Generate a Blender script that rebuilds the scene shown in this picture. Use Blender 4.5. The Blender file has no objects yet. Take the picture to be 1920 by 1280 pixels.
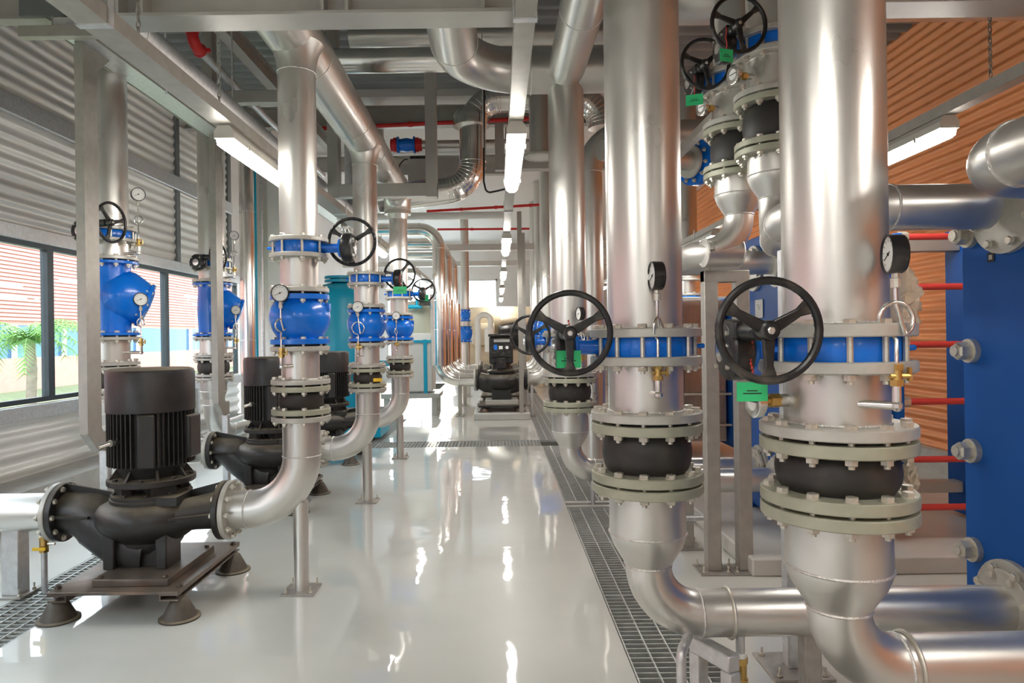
import bpy, math, random
from mathutils import Vector as V, Matrix, Quaternion
PI = math.pi
SC = bpy.context.scene
COL = SC.collection
rnd = random.Random(7)

# ------------------------------------------------------------------ camera maths
F, VX, VY, RO, H = 1280.0, 933.0, 630.0, 0.014, 1.485
def at(px, py, Y):
    dx, dy = px - VX, py - VY
    u, v = dx - RO * dy, dy + RO * dx
    return V((u * Y / F, Y, H - v * Y / F))

# ------------------------------------------------------------------ materials
def nodes(name):
    m = bpy.data.materials.new(name); m.use_nodes = True
    nt = m.node_tree
    return m, nt, nt.nodes['Principled BSDF']
def mat(name, col, rough=.5, metal=0., var=0., scale=8., bump=0., bscale=40., coat=0., rvar=0., dust=None, dust_amt=.5, spec=.5, stretch=None, dirt=None, dirt_amt=.3):
    m, nt, b = nodes(name)
    N, L = nt.nodes, nt.links
    b.inputs['Roughness'].default_value = rough
    b.inputs['Metallic'].default_value = metal
    b.inputs['Specular IOR Level'].default_value = spec
    if coat:
        b.inputs['Coat Weight'].default_value = coat
        b.inputs['Coat Roughness'].default_value = .08
    c = N.new('ShaderNodeRGB'); c.outputs[0].default_value = (*col, 1)
    out = c.outputs[0]
    tc = N.new('ShaderNodeTexCoord')
    vec = tc.outputs['Object']
    if stretch:
        mp = N.new('ShaderNodeMapping'); mp.inputs['Scale'].default_value = stretch
        L.new(vec, mp.inputs[0]); vec = mp.outputs[0]
    def noise(sc, det=4):
        n = N.new('ShaderNodeTexNoise'); n.inputs['Scale'].default_value = sc; n.inputs['Detail'].default_value = det
        L.new(vec, n.inputs['Vector']); return n
    if var or rvar:
        n = noise(scale)
    if var:
        mr = N.new('ShaderNodeMapRange'); mr.inputs[1].default_value = .3; mr.inputs[2].default_value = .7
        mr.inputs[3].default_value = 1 - var; mr.inputs[4].default_value = 1 + var * .6
        L.new(n.outputs[0], mr.inputs[0])
        mx = N.new('ShaderNodeMix'); mx.data_type = 'RGBA'; mx.blend_type = 'MULTIPLY'; mx.inputs[0].default_value = 1
        L.new(out, mx.inputs[6]); L.new(mr.outputs[0], mx.inputs[7]); out = mx.outputs[2]
    if rvar:
        mr = N.new('ShaderNodeMapRange'); mr.inputs[1].default_value = .1; mr.inputs[2].default_value = .9; mr.interpolation_type = 'SMOOTHSTEP'
        mr.inputs[3].default_value = max(.02, rough - rvar); mr.inputs[4].default_value = rough + rvar
        L.new(n.outputs[0], mr.inputs[0]); L.new(mr.outputs[0], b.inputs['Roughness'])
    if dirt:
        n2 = noise(scale * .6 + 1.3, 6)
        mr = N.new('ShaderNodeMapRange'); mr.inputs[1].default_value = .52; mr.inputs[2].default_value = .75
        mr.inputs[4].default_value = dirt_amt
        L.new(n2.outputs[0], mr.inputs[0])
        mx = N.new('ShaderNodeMix'); mx.data_type = 'RGBA'
        L.new(mr.outputs[0], mx.inputs[0]); L.new(out, mx.inputs[6]); mx.inputs[7].default_value = (*dirt, 1); out = mx.outputs[2]
    if dust:
        g = N.new('ShaderNodeNewGeometry'); s = N.new('ShaderNodeSeparateXYZ'); L.new(g.outputs['Normal'], s.inputs[0])
        mr = N.new('ShaderNodeMapRange'); mr.inputs[1].default_value = .35; mr.inputs[2].default_value = 1.
        mr.inputs[4].default_value = dust_amt
        L.new(s.outputs[2], mr.inputs[0])
        n3 = noise(14, 5); mm = N.new('ShaderNodeMath'); mm.operation = 'MULTIPLY'
        L.new(mr.outputs[0], mm.inputs[0]); L.new(n3.outputs[0], mm.inputs[1])
        m2 = N.new('ShaderNodeMath'); m2.operation = 'MULTIPLY'; m2.inputs[1].default_value = 1.6; m2.use_clamp = True
        L.new(mm.outputs[0], m2.inputs[0])
        mx = N.new('ShaderNodeMix'); mx.data_type = 'RGBA'
        L.new(m2.outputs[0], mx.inputs[0]); L.new(out, mx.inputs[6]); mx.inputs[7].default_value = (*dust, 1); out = mx.outputs[2]
        ad = N.new('ShaderNodeMath'); ad.operation = 'MULTIPLY_ADD'; ad.inputs[1].default_value = .4; ad.inputs[2].default_value = rough; ad.use_clamp = True
        L.new(m2.outputs[0], ad.inputs[0]); L.new(ad.outputs[0], b.inputs['Roughness'])
    L.new(out, b.inputs['Base Color'])
    if bump:
        n4 = noise(bscale, 3); bp = N.new('ShaderNodeBump'); bp.inputs['Strength'].default_value = bump; bp.inputs['Distance'].default_value = .01
        L.new(n4.outputs[0], bp.inputs['Height']); L.new(bp.outputs[0], b.inputs['Normal'])
    return m
M = {}
M['silver'] = mat('silver_pipe_paint', (.68, .665, .63), .34, .85, .07, 3.5, .012, 30, rvar=.10, stretch=(1, 1, .5))
M['clad'] = mat('aluminium_cladding', (.88, .86, .82), .21, 1., .06, 5, .03, 14, rvar=.05)
M['galv'] = mat('galvanised_steel', (.66, .67, .68), .42, .75, .14, 30, .04, 60, rvar=.08)
M['strut'] = mat('beige_grey_strut', (.42, .40, .36), .45, .45, .10, 18)
M['flange'] = mat('grey_flange_paint', (.52, .51, .465), .42, .3, .12, 18, .08, 50, dirt=(.45, .42, .34), dirt_amt=.35)
M['flange_green'] = mat('pale_green_flange_paint', (.40, .405, .31), .42, .2, .12, 18, .08, 50, dirt=(.42, .40, .30), dirt_amt=.35)
M['weld'] = mat('weld_bead', (.74, .73, .70), .42, .8, .2, 90, .5, 160)
M['bolt'] = mat('zinc_bolt', (.66, .63, .55), .38, .7, .15, 60)
M['blue'] = mat('blue_valve_enamel', (.002, .17, .74), .24, 0, .06, 6, .06, 22, coat=.25, spec=.4)
M['hxblue'] = mat('dark_blue_plate_paint', (.001, .085, .37), .5, 0, .05, 3, .02, 30, spec=.3)
M['teal'] = mat('teal_tank_paint', (.003, .34, .52), .35, 0, .05, 3)
M['black'] = mat('black_pump_paint', (.028, .027, .027), .38, .1, .2, 14, .12, 60, dust=(.22, .18, .12), dust_amt=.75)
M['blackplain'] = mat('black_gearbox_paint', (.016, .016, .017), .33, .1, .3, 20, .12, 60, dirt=(.30, .27, .22), dirt_amt=.30)
M['rubber'] = mat('black_rubber', (.028, .026, .024), .52, 0, .25, 10, .05, 30, dirt=(.12, .10, .07), dirt_amt=.4)
M['gasket'] = mat('dark_gasket', (.012, .010, .012), .7)
M['rust'] = mat('rusty_base_plate', (.135, .105, .085), .30, .5, .4, 7, .1, 40, dirt=(.26, .12, .06), dirt_amt=.5, rvar=.12, dust=(.30, .25, .19), dust_amt=.3)
M['mount'] = mat('dusty_mount_rubber', (.06, .05, .042), .5, .1, .25, 14, .1, 60, dust=(.30, .25, .17), dust_amt=.7)
M['baseplate'] = mat('dull_steel_plate', (.42, .40, .37), .45, .6, .2, 16, dirt=(.25, .2, .15), dirt_amt=.4)
M['brass'] = mat('brass', (.62, .42, .14), .32, .9, .15, 40)
M['dial'] = mat('white_gauge_dial', (.85, .85, .82), .35)
M['ink'] = mat('black_ink', (.02, .02, .02), .5)
M['chrome'] = mat('bright_fitting', (.80, .79, .76), .2, .95)
M['red'] = mat('red_paint', (.60, .02, .02), .35, 0, .1, 8)
M['redsleeve'] = mat('red_plastic_sleeve', (.62, .055, .05), .4, 0, .06, 8)
M['green'] = mat('green_plastic_tag', (.03, .55, .20), .4)
M['yellow'] = mat('yellow_plastic', (.80, .50, .02), .4)
M['white'] = mat('white_paint', (.80, .80, .77), .4, 0, .04, 4)
M['beam'] = mat('grey_beam_paint', (.44, .43, .40), .42, .3, .08, 6, .03, 30)
M['beamdark'] = mat('dark_grey_steel', (.20, .215, .22), .5, .3, .1, 6)
M['winframe'] = mat('dark_window_aluminium', (.055, .075, .085), .4, .4, .08, 8)
M['concrete'] = mat('concrete', (.50, .49, .46), .7, 0, .12, 6, .15, 60, dirt=(.3, .28, .24), dirt_amt=.4)
M['plinth'] = mat('grey_floor_paint_plinth', (.55, .55, .52), .3, 0, .06, 4)
M['chiller'] = mat('cream_machine_paint', (.72, .62, .45), .4, 0, .06, 5)
M['tankgrey'] = mat('grey_green_tank', (.52, .55, .45), .4, 0, .05, 4)
M['panel'] = mat('white_cabinet_panel', (.66, .64, .61), .4, 0, .05, 5)
M['cable'] = mat('black_cable', (.015, .015, .015), .5)
M['chain'] = mat('dull_chain', (.40, .39, .36), .45, .8)
M['grate'] = mat('galvanised_grate', (.60, .62, .60), .45, .6, .12, 20, dirt=(.35, .34, .28), dirt_amt=.4)
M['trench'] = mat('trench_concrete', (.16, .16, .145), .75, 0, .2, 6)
M['lampbody'] = mat('lamp_housing_grey', (.55, .53, .47), .4)
M['asphalt'] = mat('outdoor_path', (.55, .55, .53), .8, 0, .1, 2)
M['grass'] = mat('lawn_grass', (.17, .22, .11), .9, 0, .3, 6, .3, 80)
M['frond'] = mat('palm_frond_green', (.16, .36, .08), .6, 0, .3, 5)
M['bark'] = mat('palm_bark', (.35, .30, .24), .9, 0, .3, 12, .4, 40)
M['pinkwall'] = mat('outside_red_cladding', (.62, .30, .24), .7, 0, .05, 2)
M['blueglass'] = mat('outside_blue_glazing', (.05, .16, .32), .1, .3, .1, 2)

def emis(name, col, s):
    m, nt, b = nodes(name)
    b.inputs['Base Color'].default_value = (.9, .9, .9, 1)
    b.inputs['Emission Color'].default_value = (*col, 1); b.inputs['Emission Strength'].default_value = s
    return m
LAMP_S = 46.
M['tube'] = emis('lit_lamp_diffuser', (1., .965, .90), LAMP_S)
def glass(name, tint, refl=.12):
    m = bpy.data.materials.new(name); m.use_nodes = True; nt = m.node_tree; N, L = nt.nodes, nt.links
    N.remove(N['Principled BSDF'])
    t = N.new('ShaderNodeBsdfTransparent'); t.inputs[0].default_value = (*tint, 1)
    g = N.new('ShaderNodeBsdfGlossy'); g.inputs['Roughness'].default_value = .02
    lw = N.new('ShaderNodeLayerWeight'); lw.inputs[0].default_value = .5
    pw = N.new('ShaderNodeMath'); pw.operation = 'POWER'; pw.inputs[1].default_value = 5; L.new(lw.outputs['Facing'], pw.inputs[0])
    fr = N.new('ShaderNodeMath'); fr.operation = 'MULTIPLY_ADD'; fr.inputs[1].default_value = .9; fr.inputs[2].default_value = .03; L.new(pw.outputs[0], fr.inputs[0])
    mx = N.new('ShaderNodeMixShader'); L.new(fr.outputs[0], mx.inputs[0]); L.new(t.outputs[0], mx.inputs[1]); L.new(g.outputs[0], mx.inputs[2])
    L.new(mx.outputs[0], N['Material Output'].inputs[0]); return m
M['glass'] = glass('window_glass', (.93, .96, .97))
def plastic_film():
    m = bpy.data.materials.new('beige_plastic_film'); m.use_nodes = True; nt = m.node_tree; N, L = nt.nodes, nt.links
    b = N['Principled BSDF']; b.inputs['Base Color'].default_value = (.72, .62, .48, 1); b.inputs['Roughness'].default_value = .25
    t = N.new('ShaderNodeBsdfTransparent'); mx = N.new('ShaderNodeMixShader'); mx.inputs[0].default_value = .62
    L.new(t.outputs[0], mx.inputs[1]); L.new(b.outputs[0], mx.inputs[2]); L.new(mx.outputs[0], N['Material Output'].inputs[0]); return m
M['film'] = plastic_film()

def floor_mat():
    m, nt, b = nodes('glossy_epoxy_floor'); N, L = nt.nodes, nt.links
    tc = N.new('ShaderNodeTexCoord')
    n = N.new('ShaderNodeTexNoise'); n.inputs['Scale'].default_value = .9; n.inputs['Detail'].default_value = 4
    L.new(tc.outputs['Object'], n.inputs['Vector'])
    cr = N.new('ShaderNodeValToRGB'); cr.color_ramp.elements[0].position = .35; cr.color_ramp.elements[1].position = .7
    cr.color_ramp.elements[0].color = (.56, .575, .54, 1); cr.color_ramp.elements[1].color = (.64, .65, .61, 1)
    L.new(n.outputs[0], cr.inputs[0]); L.new(cr.outputs[0], b.inputs['Base Color'])
    b.inputs['Roughness'].default_value = .35
    b.inputs['Coat Weight'].default_value = 1.; b.inputs['Coat Roughness'].default_value = .035; b.inputs['Coat IOR'].default_value = 1.6
    n2 = N.new('ShaderNodeTexNoise'); n2.inputs['Scale'].default_value = 3.2; n2.inputs['Detail'].default_value = 2
    L.new(tc.outputs['Object'], n2.inputs['Vector'])
    bp = N.new('ShaderNodeBump'); bp.inputs['Strength'].default_value = .22; bp.inputs['Distance'].default_value = .012
    L.new(n2.outputs[0], bp.inputs['Height']); L.new(bp.outputs[0], b.inputs['Coat Normal'])
    return m
M['floor'] = floor_mat()
def sheet_mat(name, col, metal, rough, coln, amt):
    m = mat(name, col, rough, metal, .08, 2.2, 0, dirt=coln, dirt_amt=amt, rvar=.06, stretch=(1, .25, 3)); return m
M['silver_sheet'] = sheet_mat('silver_corrugated_sheet', (.90, .89, .85), .2, .32, (.55, .52, .45), .3)
M['orange_sheet'] = sheet_mat('orange_corrugated_sheet', (.84, .32, .11), .0, .38, (.60, .22, .09), .3)
M['deck'] = mat('grey_roof_deck', (.27, .285, .29), .5, .3, .1, 3)
M['ceilpanel'] = mat('pale_ceiling_panel', (.76, .75, .74), .6, 0, .04, 2)
M['backwall'] = mat('pale_back_wall', (.84, .83, .82), .6, 0, .04, 2)

# ------------------------------------------------------------------ mesh builder
def qz(axis):
    return V((0, 0, 1)).rotation_difference(V(axis).normalized())
class MB:
    def __init__(s): s.v = []; s.f = []
    def add(s, vs, fs):
        n = len(s.v); s.v += [tuple(v) for v in vs]; s.f += [tuple(i + n for i in f) for f in fs]; return s
    def box(s, c, d, rz=0, rot=None):
        c = V(c); R = rot or Matrix.Rotation(rz, 3, 'Z'); vs = []
        for x in (-.5, .5):
            for y in (-.5, .5):
                for z in (-.5, .5): vs.append(c + R @ V((x * d[0], y * d[1], z * d[2])))
        return s.add(vs, [(0, 1, 3, 2), (4, 6, 7, 5), (0, 4, 5, 1), (2, 3, 7, 6), (0, 2, 6, 4), (1, 5, 7, 3)])
    def bb(s, x0, x1, y0, y1, z0, z1):
        return s.box(((x0 + x1) / 2, (y0 + y1) / 2, (z0 + z1) / 2), (abs(x1 - x0), abs(y1 - y0), abs(z1 - z0)))
    def lathe(s, prof, n=28, o=(0, 0, 0), axis=(0, 0, 1), closed=False, a0=0):
        q = qz(axis); o = V(o); vs = []; fs = []; k = len(prof)
        for (r, h) in prof:
            for i in range(n):
                a = a0 + 2 * PI * i / n
                vs.append(o + q @ V((r * math.cos(a), r * math.sin(a), h)))
        for j in range(k if closed else k - 1):
            j2 = (j + 1) % k
            for i in range(n):
                i2 = (i + 1) % n
                fs.append((j * n + i, j * n + i2, j2 * n + i2, j2 * n + i))
        if not closed:
            if prof[0][0] > 1e-6: fs.append(tuple(range(n))[::-1])
            if prof[-1][0] > 1e-6: fs.append(tuple((k - 1) * n + i for i in range(n)))
        return s.add(vs, fs)
    def cyl(s, p0, p1, r0, r1=None, n=20, a0=0):
        p0, p1 = V(p0), V(p1); d = p1 - p0
        return s.lathe([(r0, 0), (r0 if r1 is None else r1, d.length)], n, p0, d, a0=a0)
    def sweep(s, pts, r, n=16, closed=False, caps=True, up=None):
        pts = [V(p) for p in pts]; k = len(pts)
        rr = r if isinstance(r, (list, tuple)) else [r] * k
        tg = []
        for i in range(k):
            a = pts[(i - 1) % k] if (closed or i > 0) else pts[i]
            b = pts[(i + 1) % k] if (closed or i < k - 1) else pts[i]
            tg.append((b - a).normalized())
        q = qz(tg[0]); vs = []; fs = []
        for i in range(k):
            if i: q = tg[i - 1].rotation_difference(tg[i]) @ q
            for j in range(n):
                a = 2 * PI * j / n
                vs.append(pts[i] + q @ V((rr[i] * math.cos(a), rr[i] * math.sin(a), 0)))
        for i in range(k if closed else k - 1):
            i2 = (i + 1) % k
            for j in range(n):
                j2 = (j + 1) % n
                fs.append((i * n + j, i * n + j2, i2 * n + j2, i2 * n + j))
        if not closed and caps:
            fs.append(tuple(range(n))[::-1]); fs.append(tuple((k - 1) * n + j for j in range(n)))
        return s.add(vs, fs)
    def torus(s, c, R, r, axis=(0, 0, 1), n=32, m=10, a=0, b=2 * PI):
        q = qz(axis); c = V(c)
        full = abs(b - a - 2 * PI) < 1e-6
        pts = [c + q @ V((R * math.cos(a + (b - a) * i / n), R * math.sin(a + (b - a) * i / n), 0)) for i in range(n if full else n + 1)]
        return s.sweep(pts, r, m, closed=full)
    def ball(s, c, r, n=16, sc=(1, 1, 1)):
        c = V(c); k = n // 2; vs = []; fs = []
        for j in range(1, k):
            t = PI * j / k
            for i in range(n):
                a = 2 * PI * i / n
                vs.append(c + V((r * sc[0] * math.sin(t) * math.cos(a), r * sc[1] * math.sin(t) * math.sin(a), r * sc[2] * math.cos(t))))
        vs += [c + V((0, 0, r * sc[2])), c - V((0, 0, r * sc[2]))]; T = len(vs) - 2
        for i in range(n):
            i2 = (i + 1) % n
            fs.append((T, i, i2)); fs.append((T + 1, (k - 2) * n + i2, (k - 2) * n + i))
            for j in range(k - 2): fs.append((j * n + i, (j + 1) * n + i, (j + 1) * n + i2, j * n + i2))
        return s.add(vs, fs)
    def prism(s, poly, o, ex, ey, ez):
        """poly in the (ex,ey) plane, pushed along ez"""
        o, ex, ey, ez = V(o), V(ex), V(ey), V(ez); n = len(poly)
        vs = [o + ex * p[0] + ey * p[1] for p in poly] + [o + ex * p[0] + ey * p[1] + ez for p in poly]
        fs = [tuple(range(n))[::-1], tuple(range(n, 2 * n))] + [(i, (i + 1) % n, n + (i + 1) % n, n + i) for i in range(n)]
        return s.add(vs, fs)
    def ibeam(s, p0, p1, h, w, tf=.014, tw=.01):
        """I section from p0 to p1 (horizontal), p = centre line"""
        p0, p1 = V(p0), V(p1); d = p1 - p0; L = d.length; a = d.normalized(); up = V((0, 0, 1)); sd = a.cross(up).normalized()
        P = [(-w/2, -h/2), (w/2, -h/2), (w/2, -h/2+tf), (tw/2, -h/2+tf), (tw/2, h/2-tf), (w/2, h/2-tf), (w/2, h/2), (-w/2, h/2), (-w/2, h/2-tf), (-tw/2, h/2-tf), (-tw/2, -h/2+tf), (-w/2, -h/2+tf)]
        return s.prism(P, p0, sd, up, d)
def fillet(pts, R, k=9):
    pts = [V(p) for p in pts]; out = [pts[0]]
    for i in range(1, len(pts) - 1):
        a, b, c = pts[i - 1], pts[i], pts[i + 1]
        d1, d2 = (a - b).normalized(), (c - b).normalized()
        ang = d1.angle(d2)
        if PI - ang < .02: out.append(b); continue
        Ri = R[i - 1] if isinstance(R, (list, tuple)) else R
        t = min(Ri / math.tan(ang / 2), (a - b).length * .98, (c - b).length * .98)
        rr = t * math.tan(ang / 2)
        cen = b + (d1 + d2).normalized() * (rr / math.sin(ang / 2))
        s0, s1 = b + d1 * t - cen, b + d2 * t - cen
        tot = s0.angle(s1); ax = s0.cross(s1).normalized()
        for j in range(k + 1): out.append(cen + Quaternion(ax, tot * j / k) @ s0)
    out.append(pts[-1]); return out
def fillet_marks(pts, R):
    """(point, tangent) at both ends of each bend"""
    pts = [V(p) for p in pts]; out = []
    for i in range(1, len(pts) - 1):
        a, b, c = pts[i - 1], pts[i], pts[i + 1]; d1, d2 = (a - b).normalized(), (c - b).normalized(); ang = d1.angle(d2)
        if PI - ang < .02: continue
        Ri = R[i - 1] if isinstance(R, (list, tuple)) else R
        t = min(Ri / math.tan(ang / 2), (a - b).length * .98, (c - b).length * .98)
        out += [(b + d1 * t, d1), (b + d2 * t, d2)]
    return out

MESH = {}
def mk(name, mb, m, sharp=32):
    me = bpy.data.meshes.new(name); me.from_pydata(mb.v, [], mb.f); me.validate()
    me.polygons.foreach_set('use_smooth', [True] * len(me.polygons))
    me.set_sharp_from_angle(angle=math.radians(sharp))
    me.materials.append(M[m] if isinstance(m, str) else m); me.update(); return me
def obj(name, me, parent=None, loc=(0, 0, 0), rot=None, bevel=0, label=None):
    o = bpy.data.objects.new(name, me); COL.objects.link(o); o.parent = parent; o.location = loc
    if rot is not None: o.rotation_mode = 'QUATERNION'; o.rotation_quaternion = rot
    if bevel:
        b = o.modifiers.new('bevel', 'BEVEL'); b.width = bevel; b.segments = 2; b.limit_method = 'ANGLE'; b.angle_limit = math.radians(40)
    if label: o['label'] = label
    return o
def part(name, mb, m, parent, loc=(0, 0, 0), rot=None, bevel=0, key=None, label=None, sharp=32):
    """mb may be a function; with key the mesh is shared"""
    if key is not None:
        key = (name, key, m)
        if key not in MESH: MESH[key] = mk(name, mb() if callable(mb) else mb, m, sharp)
        me = MESH[key]
    else: me = mk(name, mb() if callable(mb) else mb, m, sharp)
    return obj(name, me, parent, loc, rot, bevel, label)
def tag(o, label, cat, group=None):
    o['label'] = label; o['category'] = cat
    if group: o['group'] = group
    return o
def thing(name, label, cat, loc=(0, 0, 0), rz=0, group=None, rot=None):
    o = bpy.data.objects.new(name, None); COL.objects.link(o); o.location = loc; o.empty_display_size = .1
    if rot is not None: o.rotation_mode = 'QUATERNION'; o.rotation_quaternion = rot
    else: o.rotation_euler = (0, 0, rz)
    return tag(o, label, cat, group)
def struct(name, mb, m, bevel=0, sharp=32):
    o = obj(name, mk(name, mb, m, sharp), bevel=bevel); o['kind'] = 'structure'; return o
def solo(name, mb, m, label, cat, group=None, origin=None, bevel=0, kind=None):
    """a thing that is one mesh; verts given in world space, origin moved to its base"""
    if origin is None:
        xs, ys, zs = zip(*mb.v); origin = ((min(xs) + max(xs)) / 2, (min(ys) + max(ys)) / 2, min(zs))
    mb.v = [(a - origin[0], b - origin[1], c - origin[2]) for a, b, c in mb.v]
    o = obj(name, mk(name, mb, m), None, origin, None, bevel); tag(o, label, cat, group)
    if kind: o['kind'] = kind
    return o

# ------------------------------------------------------------------ piping hardware
DN = {100: (.057, .11, .09, 8, .010), 150: (.084, .1425, .12, 8, .011), 200: (.1095, .170, .1475, 8, .0125), 250: (.1365, .2025, .177, 12, .0135), 300: (.162, .23, .2, 12, .014)}
def flange_mb(dn, t=.03, fr=None):
    r, R = DN[dn][0] - .003, fr or DN[dn][1]; c = .003
    return MB().lathe([(r, 0), (R - c, 0), (R, c), (R, t - c), (R - c, t), (r, t)], 48 if dn >= 200 else 32, closed=True)
def flange(parent, dn, loc, axis=(0, 0, 1), t=.03, m='flange', name='flange', fr=None, label=None):
    return part(name, lambda: flange_mb(dn, t, fr), m, parent, loc, qz(axis), key=(dn, round(t, 4), fr), label=label)
def bolt_mb(L, s, nut=True):
    b = MB(); hx = s * 1.25
    b.cyl((0, 0, -s * 1.9 if nut else -.001), (0, 0, L + .002), s * .62, n=8)
    b.cyl((0, 0, L), (0, 0, L + .0025), s * 1.45, n=14); b.lathe([(hx, L + .0025), (hx, L + s * .95), (hx * .85, L + s * 1.1)], 6)
    if nut:
        b.cyl((0, 0, -.0025), (0, 0, 0), s * 1.45, n=14); b.lathe([(hx * .85, -s * 1.25), (hx, -s * 1.1), (hx, -.0025)], 6)
    return b
def bolts(parent, R, n, zlo, zhi, s, loc=(0, 0, 0), axis=(0, 0, 1), nut=True, m='bolt', a0=None):
    L = round(zhi - zlo, 4); q = qz(axis); a0 = PI / n if a0 is None else a0
    for i in range(n):
        a = a0 + 2 * PI * i / n
        p = V(loc) + q @ V((R * math.cos(a), R * math.sin(a), zlo))
        part('bolt', lambda: bolt_mb(L, s, nut), m, parent, p, q, key=(L, s, nut))
def weld(parent, r, loc, axis=(0, 0, 1)):
    return part('weld_bead', lambda: MB().torus((0, 0, 0), r + .0005, .0045, n=40, m=6), 'weld', parent, loc, qz(axis), key=round(r, 4))
def pipe_run(name, label, cat, pts, dn, R=None, m='silver', f0=False, f1=False, welds=True, group=None, r=None, n=32, fm='flange', cuts=(), boltends=()):
    """a run of pipe through pts with swept bends; flanges at its ends when f0 / f1"""
    pts = [V(p) for p in pts]; o = pts[0]; pr = r or DN[dn][0]; R = R or pr * 3
    t = thing(name, label, cat, o, 0, group); loc = [p - o for p in pts]
    part('pipe', MB().sweep(fillet(loc, R, 10), pr, n), m, t, sharp=50)
    if f0: flange(t, dn, loc[0], loc[1] - loc[0], m=fm)
    if f1: flange(t, dn, loc[-1], loc[-2] - loc[-1], m=fm)
    if welds:
        for p, d in fillet_marks(loc, R): weld(t, pr, p, d)
    for i, k in cuts:
        p = loc[i].lerp(loc[i + 1], k); weld(t, pr, p, loc[i + 1] - loc[i])
    return t
def spool(label, x, y, zb, zt, dn, ft=.027, fb=None, m='flange', r=None):
    t = thing('spool_piece', label, 'pipe', (x, y, zb)); h = zt - zb; r = r or DN[dn][0]
    part('pipe', MB().lathe([(r, .002), (r, h - .002)], 40), 'silver', t)
    flange(t, dn, (0, 0, h - ft), t=ft, m=m); flange(t, dn, (0, 0, 0), t=fb or ft, m=m)
    weld(t, r, (0, 0, h - ft - .002)); weld(t, r, (0, 0, (fb or ft) + .002)); return t
def riser(label, x, y, zb, zt, dn, ft=.03, flare=None):
    t = thing('riser_pipe', label, 'pipe', (x, y, zb)); h = zt - zb; r = DN[dn][0]
    prof = [(r, 0.), (r, h)]
    if flare: prof = [(r, 0.), (r, h - .16), (r * 1.06, h - .11), (r * 1.2, h - .05), (r * 1.45, h)]
    part('pipe', MB().lathe(prof, 44), 'silver', t, sharp=60)
    flange(t, dn, (0, 0, 0), t=ft); weld(t, r, (0, 0, ft + .002))
    if flare: weld(t, r, (0, 0, h - .17))
    return t
def exp_joint(label, x, y, zb, zt, dn, fl=.03, gap=.012, r=None, fm='flange_green', stud=None, nb=None):
    """rubber bellows between two flanges; zb..zt outer faces; bolts reach over the mating flanges above and below"""
    t = thing('expansion_joint', label, 'pipe joint', (x, y, zb)); h = zt - zb; r = r or DN[dn][0] * 1.19; rn = DN[dn][0] * .98
    lo, hi = fl, h - fl; k = hi - lo
    pr = [(rn * 1.1, lo - .01), (rn * 1.08, lo + .002)] + [(rn * 1.02 + (r - rn * 1.02) * math.sin(PI * u) ** .45, lo + k * u) for u in [.02, .06, .12, .2, .3, .4, .5, .6, .7, .8, .88, .94, .98]] + [(rn * 1.08, hi - .002), (rn * 1.1, hi + .01)]
    part('bellows', MB().lathe(pr, 44), 'rubber', t, sharp=60)
    flange(t, dn, (0, 0, 0), t=fl, m=fm); flange(t, dn, (0, 0, h - fl), t=fl, m=fm)
    part('gasket', MB().lathe([(rn, -gap), (DN[dn][1] * .8, -gap), (DN[dn][1] * .8, 0), (rn, 0)], 32, closed=True), 'gasket', t)
    part('gasket', MB().lathe([(rn, h), (DN[dn][1] * .8, h), (DN[dn][1] * .8, h + gap), (rn, h + gap)], 32, closed=True), 'gasket', t)
    st = stud or fl + gap + .03
    n, s, bc = nb or DN[dn][3], DN[dn][4], DN[dn][2]
    bolts(t, bc, n, fl - st, fl, s); bolts(t, bc, n, h - fl, h - fl + st, s); return t
def wheel_mb(R):
    b = MB().torus((0, 0, 0), R, .0105, n=48, m=10)
    for k in range(30):   # finger grips on the back of the rim
        a = 2 * PI * k / 30
        b.ball((R * math.cos(a), R * math.sin(a), -.005), .0105, 6)
    return b
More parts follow.
